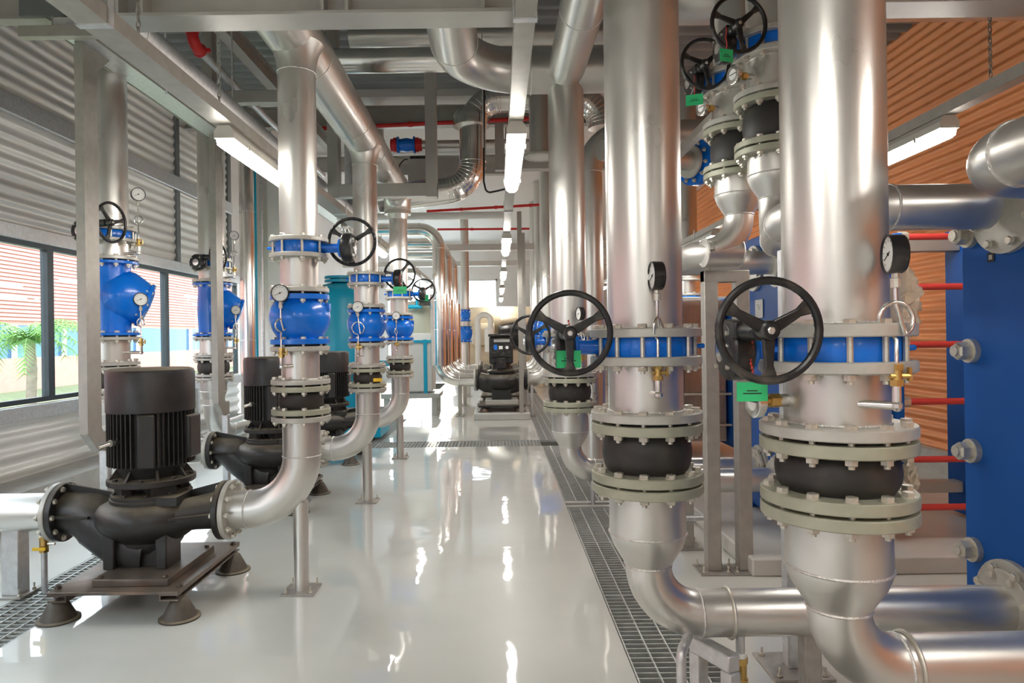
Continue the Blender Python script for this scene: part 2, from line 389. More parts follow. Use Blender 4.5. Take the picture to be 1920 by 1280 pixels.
def butterfly(label, x, y, zb, zt, dn, rz=0, off=.30, wz=.02, shaft=.13, R=.14, spin=PI / 2, fl=.03, n=None, ratio=None):
    """wafer valve between flanges, geared handwheel: neck along local +X, wheel axis along local +Y; zb..zt wafer faces"""
    t = thing('butterfly_valve', label, 'valve', (x, y, (zb + zt) / 2), rz); hh = (zt - zb) / 2; r = DN[dn][0]
    part('valve_body', MB().lathe([(r * .9, -hh), (r * 1.22, -hh), (r * 1.24, -hh * .8), (r * 1.24, hh * .8), (r * 1.22, hh), (r * .9, hh)], 44, closed=True), 'blue', t)
    b = MB().box((-r * 1.24, 0, 0), (.09, .06, hh * .5)); part('lug', b, 'blue', t, bevel=.006)
    gx = off - .06; e = r * 1.15
    b = MB().sweep([(e, 0, 0), (e + .03, 0, 0), (gx - .03, 0, 0)], [.034, .027, .026], 16)
    b.box(((e + gx) / 2, 0, 0), (gx - e, .09, .014)); b.lathe([(.05, 0), (.055, .004), (.055, .022)], 20, (gx - .034, 0, 0), (1, 0, 0))
    part('neck', b, 'blue', t)
    g = MB().lathe([(.055, -.026), (.08, -.016), (.086, 0), (.086, .035), (.078, .046), (.055, .05)], 28, (gx + .005, 0, 0), (1, 0, 0))
    g.box((gx + .02, .03, .055), (.062, .12, .05)); g.cyl((gx + .02, -.05, .052), (gx + .02, max(.075, shaft - .04), .052), .026, n=16)
    part('gearbox', g, 'blackplain', t, bevel=.006)
    part('indicator_cap', MB().lathe([(.034, 0), (.034, .008), (.02, .011)], 20, (gx + .055, 0, 0), (1, 0, 0)), 'chrome', t)
    for k in range(4):
        a = PI / 4 + k * PI / 2
        part('cap_screw', MB().cyl((0, 0, 0), (0, 0, .008), .007, n=6), 'bolt', t, (gx + .053, .066 * math.cos(a), .066 * math.sin(a)), qz((1, 0, 0)), key=1)
    q = qz((0, 1, 0)) @ Quaternion((0, 0, 1), spin)
    w = part('handwheel', lambda: wheel_mb(R), 'blackplain', t, (gx + .02, shaft, .052), q, key=R)
    for k in range(3):
        a = 2 * PI * k / 3
        def spoke():
            L = R - .008
            return MB().prism([(.02, -.016), (L * .75, -.011), (L, -.02), (L, .02), (L * .75, .011), (.02, .016)], (0, 0, -.018), (1, 0, 0), (0, 1, 0), (0, 0, .014))
        part('spoke', spoke, 'blackplain', w, (0, 0, .006), Quaternion((0, 0, 1), a), key=R, bevel=.004)
    part('hub', lambda: MB().lathe([(.024, -.03), (.026, -.005), (.024, .01), (.018, .014)], 20), 'blackplain', w, key=1)
    part('spindle', lambda: MB().lathe([(.0095, -.09), (.0095, .018), (.007, .02)], 14), 'chrome', w, key=1)
    st = fl
    bolts(t, DN[dn][2], n or DN[dn][3], -hh - st, hh + st, DN[dn][4]); return t
def globe_check(label, x, y, zb, zt, dn, fl=.03, gap=.012):
    t = thing('check_valve', label, 'valve', (x, y, zb)); h = zt - zb; r = DN[dn][0]
    lo, hi = fl, h - fl; k = hi - lo
    pr = [(r * 1.2, lo - .004), (r * 1.2, lo + .01 * k)] + [(a * r, lo + k * u) for a, u in ((1.2, .05), (1.26, .1), (1.4, .2), (1.54, .35), (1.605, .5), (1.605, .6), (1.55, .74), (1.42, .88), (1.3, .96), (1.26, 1))] + [(r * 1.3, hi + .004)]
    part('valve_body', MB().lathe(pr, 48), 'blue', t, sharp=60)
    b = MB().box((r * 1.52, 0, lo + k * .8), (.025, .05, .05)); part('body_boss', b, 'blue', t, bevel=.006)
    flange(t, dn, (0, 0, 0), t=fl, m='blue'); flange(t, dn, (0, 0, h - fl), t=fl, m='blue')
    for z in (-gap, h): part('gasket', MB().lathe([(r, z), (r * 1.3, z), (r * 1.3, z + gap), (r, z + gap)], 32, closed=True), 'gasket', t)
    st = fl + gap + .028
    bolts(t, DN[dn][2], DN[dn][3], fl - st, fl, DN[dn][4]); bolts(t, DN[dn][2], DN[dn][3], h - fl, h - fl + st, DN[dn][4]); return t
def swing_check(label, x, y, zb, zt, dn, rz=0, fl=.022, gap=.01):
    t = thing('check_valve', label, 'valve', (x, y, zb), rz); h = zt - zb; r = DN[dn][0]
    b = MB().lathe([(r * 1.08, fl - .004), (r * 1.06, h * .12), (r * 1.1, h * .3), (r * 1.14, h * .5), (r * 1.1, h * .75), (r * 1.06, h * .88), (r * 1.08, h - fl + .004)], 44)
    part('valve_body', b, 'blue', t, sharp=60)
    c = V((r * .45, 0, h * .55)); d = V((1, 0, -.42)).normalized()
    pr = [(0, -.15), (.09, -.14), (.16, -.10), (.20, -.03), (.205, .04), (.185, .11), (.165, .17)]
    part('bonnet_pod', MB().lathe([(a * r / .1365, u * 1.05) for a, u in pr], 36, c, d), 'blue', t, sharp=60)
    e = c + d * (.17 * 1.05)
    part('bonnet_cover', MB().lathe([(r * 1.28, 0), (r * 1.28, .024), (r * 1.1, .03), (r * .8, .045), (0, .052)], 36, e, d), 'blue', t, sharp=40)
    bolts(t, r * 1.19, 10, -.012, .024, .009, e, d)
    flange(t, dn, (0, 0, 0), t=fl, m='blue'); flange(t, dn, (0, 0, h - fl), t=fl, m='blue')
    for z in (-gap, h): part('gasket', MB().lathe([(r, z), (r * 1.25, z), (r * 1.25, z + gap), (r, z + gap)], 32, closed=True), 'gasket', t)
    st = fl + gap + .022
    bolts(t, DN[dn][2], DN[dn][3], fl - st, fl, DN[dn][4]); bolts(t, DN[dn][2], DN[dn][3], h - fl, h - fl + st, DN[dn][4]); return t
def gauge(label, tap, stem=(0, -1), slen=.06, face=(0, -1), loop=0., rd=.05, hgt=.37, loopr=.03):
    """pressure gauge on a pigtail: tap on the pipe, stem direction, dial direction, loop plane angle"""
    t = thing('pressure_gauge', label, 'gauge', tap); s = V((stem[0], stem[1], 0)).normalized(); e = s * slen
    part('fitting', MB().sweep(fillet([V((0, 0, 0)) - s * .01, e, e + V((0, 0, .05))], .012, 5), .0115, 12).ball((e.x, e.y, 0), .016, 10), 'chrome', t)
    b = MB().cyl(e + V((0, 0, .05)), e + V((0, 0, .105)), .013, n=12); b.lathe([(.0175, 0), (.0175, .016)], 6, e + V((0, 0, .05))); b.lathe([(.0175, 0), (.0175, .016)], 6, e + V((0, 0, .09)))
    b.cyl(e + V((-.02, -.004, .076)), e + V((.03, -.004, .076)), .007, n=8); b.box(e + V((.03, -.004, .08)), (.007, .012, .035))
    part('brass_cock', b, 'brass', t)
    zl = .105 + (hgt - rd - .105) * .5; pts = [e + V((0, 0, .105)), e + V((0, 0, zl - loopr * 1.2))]
    lx, ly = math.cos(loop), math.sin(loop)
    for k in range(21):
        a = -PI / 2 - 2 * PI * k / 20 * .94
        pts.append(e + V((lx * loopr * (math.cos(a) + 0.) + ly * .008 * (k / 20 - .5) * 2, ly * loopr * math.cos(a) - lx * .012 * (k / 20 - .5) * 2, zl + loopr * math.sin(a))))
    pts += [e + V((0, 0, zl + loopr * .9)), e + V((0, 0, hgt - rd - .03))]
    pts = pts[:-2] + [e + V((0, 0, hgt - rd - .03))] if loopr > .05 else pts
    part('siphon_tube', MB().sweep(pts, .0055, 8), 'chrome', t, sharp=60)
    part('gauge_nut', MB().lathe([(.012, -.035), (.013, -.012), (.010, -.01), (.010, .004)], 8, e + V((0, 0, hgt - rd))), 'bolt', t)
    c = e + V((0, 0, hgt)); d = V((face[0], face[1], 0)).normalized(); dial(t, c, d, rd); return t
def dial(t, c, d, rd, dep=None):
    q = d.to_track_quat('Z', 'Y'); dep = dep or rd * .8; c = V(c)
    part('gauge_case', lambda: MB().lathe([(0, -dep / 2), (rd * .92, -dep / 2), (rd * .98, -dep * .4), (rd, dep * .38), (rd, dep * .5), (rd * .9, dep * .5), (rd * .9, dep * .36), (0, dep * .36)], 32), 'blackplain', t, c, q, key=(rd, dep))
    part('dial_face', lambda: MB().lathe([(rd * .9, dep * .38), (0, dep * .385)], 32), 'dial', t, c, q, key=(rd, dep))
    def marks():
        b = MB()
        for k in range(11):
            a = math.radians(225 - 27 * k); b.box((rd * .72 * math.cos(a), rd * .72 * math.sin(a), dep * .395), (rd * .16, rd * .028, .0006), a)
        return b
    part('dial_scale', marks, 'ink', t, c, q, key=(rd, dep))
    def needle():
        b = MB().box((rd * .16, 0, dep * .42), (rd * .85, rd * .045, .001), 0); b.cyl((0, 0, dep * .39), (0, 0, dep * .45), rd * .09, n=12); return b
    part('needle', needle, 'ink', t, c, q @ Quaternion((0, 0, 1), math.radians(205)), key=(rd, dep))
def support(label, x, y, zt, kind='round', w=.088, base=.19, m='silver', ang=0, plate=True, zb=0):
    t = thing('pipe_support', label, 'support post', (x, y, zb), ang)
    if kind == 'round': part('post', MB().cyl((0, 0, .01), (0, 0, zt - zb), w / 2, n=24), m, t)
    else: part('post', MB().bb(-w / 2, w / 2, -w / 2, w / 2, .01, zt - zb), m, t, bevel=.006)
    if plate:
        part('base_plate', MB().bb(-base / 2, base / 2, -base / 2, base / 2, 0, .012), 'baseplate', t, bevel=.002)
        for sx in (-1, 1):
            for sy in (-1, 1): part('anchor_bolt', lambda: bolt_mb(.002, .009, False).cyl((0, 0, 0), (0, 0, .04), .005, n=8), 'bolt', t, (sx * base * .38, sy * base * .38, .012), key=1)
    return t
def tagcard(label, c, w=.075, h=.055, rz=0., tilt=0.):
    t = thing('valve_tag', label, 'tag', c, rz)
    part('card', MB().bb(-w / 2, w / 2, -.0008, .0008, -h, 0), 'green', t)
    b = MB()
    for k, l in enumerate((.35, .6)): b.bb(-w * l / 2, w * l / 2, -.0014, -.001, -h * (.45 + .14 * k) - .0016, -h * (.45 + .14 * k) + .0016)
    part('printed_lines', b, 'ink', t)
    b = MB()
    for k in range(10): b.ball((0.003 * math.sin(k), 0, .006 + .011 * k), .005, 6, (.7, .7, 1.2))
    part('tag_cord', b, 'redsleeve', t)
    return t

# ================================================================== the setting
XL, XR, ZC, Y0, Y1 = -4.3, 4.69, 4.9, -5.0, 24.0
TRENCH = [(-2.82, -2.44, 1.0, 9.2), (-2.82, .577, 9.2, 9.72), (-2.25, -1.66, 9.72, 22.0), (.577, 1.0, -1.0, 21.0)]
def floor_build():
    xs = sorted({XL - .3, XR + .3} | {t[0] for t in TRENCH} | {t[1] for t in TRENCH})
    ys = sorted({Y0 - .2, Y1 + .2} | {t[2] for t in TRENCH} | {t[3] for t in TRENCH})
    b = MB(); idx = {}
    def vid(x, y):
        if (x, y) not in idx: idx[(x, y)] = len(b.v); b.v.append((x, y, 0.))
        return idx[(x, y)]
    tr = MB()
    for i in range(len(xs) - 1):
        for j in range(len(ys) - 1):
            cx, cy = (xs[i] + xs[i + 1]) / 2, (ys[j] + ys[j + 1]) / 2
            if any(t[0] < cx < t[1] and t[2] < cy < t[3] for t in TRENCH): continue
            b.f.append((vid(xs[i], ys[j]), vid(xs[i + 1], ys[j]), vid(xs[i + 1], ys[j + 1]), vid(xs[i], ys[j + 1])))
    struct('floor', b, 'floor')
    zb = -.22
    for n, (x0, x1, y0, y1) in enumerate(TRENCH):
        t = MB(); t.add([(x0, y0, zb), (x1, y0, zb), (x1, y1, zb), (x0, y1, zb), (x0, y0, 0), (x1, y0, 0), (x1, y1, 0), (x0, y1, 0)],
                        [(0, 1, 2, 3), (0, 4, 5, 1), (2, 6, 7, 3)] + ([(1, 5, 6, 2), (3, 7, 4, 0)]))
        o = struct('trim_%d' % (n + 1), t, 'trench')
floor_build()
def corr(x, y0, y1, z0, z1, pitch, amp, nrm, th=.03):
    """sheet whose ribs run along Y; nrm = +1 faces +X"""
    n = max(2, int((z1 - z0) / pitch * 10)); f = []; 
    for i in range(n + 1):
        z = z0 + (z1 - z0) * i / n; f.append((x + nrm * amp * math.sin(2 * PI * z / pitch), z))
    poly = f + [(x - nrm * th, z1), (x - nrm * th, z0)]
    b = MB(); k = len(poly)
    vs = [(p[0], y0, p[1]) for p in poly] + [(p[0], y1, p[1]) for p in poly]
    return b.add(vs, [(i, (i + 1) % k, k + (i + 1) % k, k + i) for i in range(k)])
WT, WB = 2.41, .93      # window head and sill
struct('wall_left', corr(XL, Y0, 9.14, WT + .10, ZC + .12, .118, .011, 1), 'silver_sheet', sharp=60)
struct('wall_left.001', corr(XL, 9.24, 10.9, WT + .10, ZC + .12, .118, .011, 1), 'silver_sheet', sharp=60)
struct('wall_left.002', corr(XL, Y0, 11.3, .24, WB - .12, .15, .018, 1), 'silver_sheet', sharp=60)
struct('wall_left.003', MB().bb(XL - .05, XL, 11.02, Y1, WT + .10, ZC + .12), 'backwall')
b = MB().bb(XL - .05, XL, 11.4, 14.5, 0, WT + .1); b.bb(XL - .05, XL, 21.5, Y1, 0, WT + .1); b.bb(XL - .05, XL, 14.5, 21.5, 0, .5); struct('wall_left.004', b, 'backwall')
struct('wall_right', corr(XR, Y0, Y1, .22, ZC + .12, .105, .017, -1), 'orange_sheet', sharp=60)
struct('baseboard_right', MB().bb(XR - .12, XR + .05, Y0, Y1, 0, .22), 'concrete')
struct('baseboard_left', MB().bb(XL - .05, XL + .42, Y0, 11.3, 0, .27), 'concrete')
b = MB()
wins = [(XL, -1.18, 0.02, 2.27, 3.5)]
# back wall with the tall glazed opening and the bright high window
xs = [XL, -3.9, -1.55, -1.18, .02, XR]; zs = [0, .35, 2.27, 3.5, 3.55, ZC]
for i in range(5):
    for j in range(5):
        cx, cz = (xs[i] + xs[i + 1]) / 2, (zs[j] + zs[j + 1]) / 2
        if -3.9 < cx < -1.55 and .35 < cz < 3.55: continue
        if -1.18 < cx < .02 and 2.27 < cz < 3.5: continue
        b.bb(xs[i], xs[i + 1], Y1, Y1 + .12, zs[j], zs[j + 1])
struct('wall_back', b, 'backwall')
struct('wall_front', MB().bb(XL, XR, Y0 - .12, Y0, 0, ZC), 'backwall')
# ceiling: ribbed deck over the near bays, pale panels farther on
def deck(y0, y1, z, pitch, amp):
    n = int((y1 - y0) / pitch * 10); f = [(y0 + (y1 - y0) * i / n, z + amp * math.tanh(2.2 * math.sin(2 * PI * i * (y1 - y0) / n / pitch))) for i in range(n + 1)]
    poly = f + [(y1, z + .2), (y0, z + .2)]; k = len(poly); b = MB()
    return b.add([(XL, p[0], p[1]) for p in poly] + [(XR, p[0], p[1]) for p in poly], [(i, (i + 1) % k, k + (i + 1) % k, k + i) for i in range(k)])
struct('ceiling', deck(Y0, 9.4, ZC, .22, .045), 'deck', sharp=40)
struct('ceiling.001', MB().bb(XL, XR, 9.4, Y1, ZC - .1, ZC + .2), 'ceilpanel')
# girts and joints of the left wall
struct('trim_5', MB().bb(XL, XL + .06, Y0, 11, 3.50, 3.68), 'galv', bevel=.008)
struct('trim_6', MB().bb(XL, XL + .05, Y0, 11.4, WT, WT + .13), 'galv', bevel=.006)
struct('trim_7', MB().bb(XL - .04, XL + .03, 9.14, 9.24, WT + .1, ZC).bb(XL - .06, XL - .025, 9.0, 9.4, WT + .1, ZC + .1), 'beamdark')
struct('trim_8', MB().bb(XL - .04, XL + .03, 10.9, 11.02, WT + .1, ZC).bb(XL - .06, XL - .025, 10.8, 11.1, WT + .1, ZC + .1), 'beamdark')
struct('trim_9', MB().bb(XL, XL + .10, Y0, 11.35, WB - .14, WB - .01), 'galv', bevel=.008)
b = MB()
for y in (4.85, 7.15, 9.4): b.bb(XL + .12, XL + .18, y - .03, y + .03, .1, WB - .1)
struct('trim_10', b, 'galv')
# windows in the left wall
mull = [-4.6, -2.6, -.05, 2.25, 4.25, 6.55, 8.86, 11.25]
for n in range(len(mull) - 1):
    y0, y1 = mull[n], mull[n + 1]; fw = .045
    w = MB(); x0, x1 = XL - .05, XL + .02
    w.bb(x0, x1, y0, y0 + fw, WB, WT); w.bb(x0, x1, y1 - fw, y1, WB, WT); w.bb(x0, x1, y0 + fw, y1 - fw, WB, WB + fw); w.bb(x0, x1, y0 + fw, y1 - fw, WT - fw, WT)
    o = struct('window_%d' % (n + 1), w, 'winframe')
    part('pane', MB().bb(XL - .022, XL - .016, y0 + fw, y1 - fw, WB + fw, WT - fw), 'glass', o)
def back_window(n, axis, a0, a1, z0, z1, c, bars):
    w = MB(); fw = .06
    def bx(p, q, r, s): (w.bb(p, q, c, c + .08, r, s) if axis == 'x' else w.bb(c - .06, c + .02, p, q, r, s))
    bx(a0, a0 + fw, z0, z1); bx(a1 - fw, a1, z0, z1); bx(a0, a1, z0, z0 + fw); bx(a0, a1, z1 - fw, z1)
    for k in bars: bx(k - .025, k + .025, z0, z1)
    o = struct('window_%d' % n, w, 'white')
    p = MB().bb(a0 + fw, a1 - fw, c + .03, c + .036, z0 + fw, z1 - fw) if axis == 'x' else MB().bb(c - .03, c - .024, a0 + fw, a1 - fw, z0 + fw, z1 - fw)
    part('pane', p, 'glass', o)
back_window(8, 'x', -3.9, -1.55, .35, 3.55, Y1 + .02, (-2.72,))
back_window(9, 'x', -1.18, .02, 2.27, 3.5, Y1 + .02, ())
back_window(10, 'y', 14.5, 21.5, .5, WT + .1, XL, (16.8, 19.2))  # extra side window, added to brighten the far left of the room

# gratings over the drains
def grate_mb(w, l, pitch=.046, nb=3, along='y'):
    b = MB(); t = .006
    if along == 'y':
        n = int(l / pitch)
        for i in range(n + 1): b.bb(0, w, l * i / n - t / 2, l * i / n + t / 2, -.03, -.002)
        for k in range(nb + 2): x = (w - .006) * k / (nb + 1); b.bb(x, x + .007, 0, l, -.012, 0)
    else:
        n = int(w / pitch)
        for i in range(n + 1): b.bb(w * i / n - t / 2, w * i / n + t / 2, 0, l, -.03, -.002)
        for k in range(nb + 2): y = (l - .006) * k / (nb + 1); b.bb(0, w, y, y + .007, -.012, 0)
    return b
def grates(x0, x1, cuts, label, group, nb=3):
    for y0, y1 in cuts:
        o = obj('floor_grate', mk('floor_grate', grate_mb(x1 - x0 - .01, y1 - y0 - .012, nb=nb), 'grate'), None, (x0 + .005, y0 + .006, -.001)); tag(o, label, 'floor grate', group)
grates(-2.82, -2.44, [(1 + i * 1.025, 1 + (i + 1) * 1.025) for i in range(8)], 'galvanised floor grate panel in the drain beneath the black pumps at the window side', 'grates beneath the left pumps', 4)
grates(.577, 1.0, [(1.9, 2.9), (2.9, 3.9), (3.9, 4.9), (4.9, 5.88)], 'galvanised floor grate panel running under the two big right-hand expansion joints', 'near grates of the right-hand drain')
grates(.577, 1.0, [(6.12 + i * .775, 6.12 + (i + 1) * .775) for i in range(4)], 'galvanised floor grate panel past the slot with a drain pipe, up to the cross drain', 'middle grates of the right-hand drain')
grates(.577, 1.0, [(9.72 + i, 10.72 + i) for i in range(8)], 'distant galvanised grate panel of the right-hand drain beside the far pumps', 'far grates of the right-hand drain')
grates(-2.25, -1.66, [(9.72 + i, 10.72 + i) for i in range(7)], 'galvanised grate panel of the drain leading to the white cabinet', 'far left grates', 3)
for i in range(3):
    w = (.577 + 2.82 - .0) / 3
    o = obj('floor_grate', mk('floor_grate', grate_mb(w - .012, .51, nb=5, along='x'), 'grate'), None, (-2.82 + i * w + .006, 9.205, -.001)); tag(o, 'galvanised grate panel of the cross drain spanning the aisle', 'floor grate', 'grates of the cross drain')
solo('drain_cover_plate', MB().bb(.58, .99, 5.90, 5.96, -.03, .002), 'plinth', 'narrow pale cover strip at the near side of the grate slot', 'cover plate')
solo('drain_cover_plate', MB().bb(.58, .99, 6.04, 6.10, -.03, .002), 'plinth', 'narrow pale cover strip at the far side of the grate slot', 'cover plate')

# ------------------------------------------------------------------ lamps on struts
def lamp(x, y, label, group=None):
    t = thing('batten_lamp', label, 'ceiling lamp', (x, y, 2.50), 0, group); L = 1.25
    P = [(-.052, .05), (.052, .05), (.052, .085), (.03, .118), (-.03, .118), (-.052, .085)]
    part('housing', lambda: MB().prism(P, (0, 0, 0), (1, 0, 0), (0, 0, 1), (0, L, 0)), 'lampbody', t, key=1)
    Q = [(-.046, .05), (-.04, .018), (-.018, 0), (.018, 0), (.04, .018), (.046, .05)]
    part('diffuser', lambda: MB().prism(Q, (0, .015, 0), (1, 0, 0), (0, 0, 1), (0, L - .03, 0)), 'tube', t, key=1)
    for yy in (.2, 1.05):
        part('clip', lambda: MB().bb(-.058, .058, 0, .02, .03, .06), 'strut', t, (0, yy, 0), key=1)
YS = [-4.1, -.25, 3.6, 7.45, 11.3, 15.15, 19.0]
rows = [(-1.43, 'left'), (.115, 'centre'), (2.40, 'right')]
nth = {3.6: 'nearest', 7.45: 'second', 11.3: 'third', 15.15: 'fourth', 19.0: 'fifth'}
where = {'left': 'above the left pumps', 'centre': 'over the middle aisle', 'right': 'along the orange wall'}
for x, s in rows:
    for y in YS:
        if s != 'centre' and y > 16: continue
        lamp(x, y, ('lit fluorescent batten lamp %s, %s from the camera' % (where[s], nth[y])) if y > 0 else 'lit fluorescent batten lamp behind the camera', None if y > 0 else 'lamps behind the camera')
def strut(x, y0, y1, label, w=.075, h=.07):
    t = thing('strut_channel', label, 'strut', (x, y0, 2.62)); L = y1 - y0
    P = [(-w/2, 0), (w/2, 0), (w/2, h), (w/2 - .012, h), (w/2 - .012, h - .012), (w/2 - .003, h - .012), (w/2 - .003, .003), (-w/2 + .003, .003), (-w/2 + .003, h - .012), (-w/2 + .012, h - .012), (-w/2 + .012, h), (-w/2, h)]
    part('channel', MB().prism(P, (0, 0, 0), (1, 0, 0), (0, 0, 1), (0, L, 0)), 'strut', t)
    for k in range(1, int(L / 1.9)):
        part('hanger_clip', lambda: MB().bb(-w/2 - .006, w/2 + .006, -.015, .015, -.006, .0).bb(-w/2 - .006, -w/2 - .001, -.015, .015, 0, .1).bb(w/2 + .001, w/2 + .006, -.015, .015, 0, .1), 'galv', t, (0, k * 1.9 - .25, 0), key=w)
    return t
strut(-1.43, -3, 16, 'long beige strut carrying the lamp row above the left pumps', .11, .06)
strut(.115, -3, 21, 'long beige strut carrying the lamp row over the aisle')
strut(2.40, -3, 16, 'long grey strut carrying the lamp row before the orange wall', .07, .06)
def chain(x, y, z0, z1, label):
    b = MB(); n = int((z1 - z0) / .027)
    for k in range(n):
        z = z0 + .015 + k * .027
        pts = [V((.008 * math.cos(a), 0, .019 * math.sin(a))) for a in [2 * PI * i / 10 for i in range(10)]]
        if k % 2: pts = [V((0, p.x, p.z)) for p in pts]
        b.sweep([p + V((x, y, z)) for p in pts], .0028, 5, closed=True)
    solo('hanger_chain', b, 'chain', label, 'chain', origin=(x, y, z0))
p = at(313, 128, 3.55); chain(-1.43, p.y, 2.69, 4.85, 'thin steel chain holding the left lamp strut')
chain(2.40, 3.30, 2.70, 4.85, 'thin steel chain holding the lamp strut by the orange wall')
chain(-1.43, 2.75, 2.69, 4.85, 'thin steel chain next to the welded end of the cross beam')

# ------------------------------------------------------------------ outside
SO = lambda *a, **k: solo(*a, **k)
g = MB().bb(-40, XL - .05, -20, 60, -.25, -.12); o = struct('ground', g, 'grass')
struct('ground.001', MB().bb(-9.2, -7.2, -20, 60, -.13, -.09), 'asphalt')
t = thing('building', 'low red clad building with blue glazing across the lawn', 'building', (-16, 20, -.12))
part('wall', MB().bb(-.3, 0, -40, 40, 0, 1.1), 'pinkwall', t)
b = MB()
for k in range(38): b.bb(-.05, .03, -40, 40, 2.35 + k * .13, 2.35 + k * .13 + .085)
b.bb(-.3, -.06, -40, 40, 2.2, 7.4); part('louvre_cladding', b, 'pinkwall', t)
part('glazing', MB().bb(-.2, -.1, -40, 40, 1.1, 2.2), 'blueglass', t)
b = MB()
for k in range(30): b.bb(-.1, .03, -39 + k * 2.6, -38.9 + k * 2.6, 1.1, 2.2)
part('mullion', b, 'white', t)
part('roof', MB().bb(-8, .3, -40, 40, 7.4, 7.6), 'white', t)
def palm(px, y, x, h, label):
    t = thing('palm_tree', label, 'palm', (x, y, -.12))
    part('trunk', MB().sweep([(0, 0, 0), (.03, 0, h * .3), (.02, .05, h * .7), (0, 0, h)], [.11, .085, .08, .09], 12), 'bark', t)
    f = MB()
    for k in range(26):
        a = 2 * PI * k / 26 * 3.1; el = .15 + 1.1 * rnd.random(); L = 1.1 + .35 * rnd.random(); pts = []
        for i in range(9):
            s = i / 8; r = L * s * math.cos(el - .9 * s); z = L * (s * math.sin(el) - .75 * s * s)
            pts.append(V((r * math.cos(a), r * math.sin(a), h + z)))
        f.sweep(pts, [.014, .012, .011, .01, .009, .008, .006, .004, .002], 5)
        for i in range(1, 9):
            d = (pts[i] - pts[i - 1]).normalized(); sd = d.cross(V((0, 0, 1))).normalized()
            for q in (0, .5):
                p = pts[i - 1].lerp(pts[i], q)
                for s in (-1, 1):
                    e = p + (sd * s * .8 + d * .5 + V((0, 0, -.45))) * (.36 * (1 - .55 * i / 8)); w = d * .016
                    f.add([p - w, p + w, e, p + V((0, 0, .006))], [(0, 1, 2), (1, 3, 2), (3, 0, 2)])
    part('fronds', f, 'frond', t); return t
palm(45, 11.5, -7.9, 1.65, 'young palm tree on the lawn outside the nearest window')
def shrub(x, y, r, label):
    b = MB()
    for k in range(140):
        a, e = rnd.random() * 2 * PI, rnd.random() * PI / 2; d = V((math.cos(a) * math.cos(e), math.sin(a) * math.cos(e), math.sin(e))); p = d * r * (.5 + .5 * rnd.random()); s = V((-d.y, d.x, .2)).normalized() * .05
        b.add([p - s, p + s, p + d * .16, p + V((0, 0, .01))], [(0, 1, 2), (0, 2, 3), (1, 3, 2)])
    o = obj('shrub', mk('shrub', b, 'frond'), None, (x, y, -.12)); tag(o, label, 'shrub')
shrub(-7.6, 10.2, .4, 'small leafy shrub on the lawn below the palm')

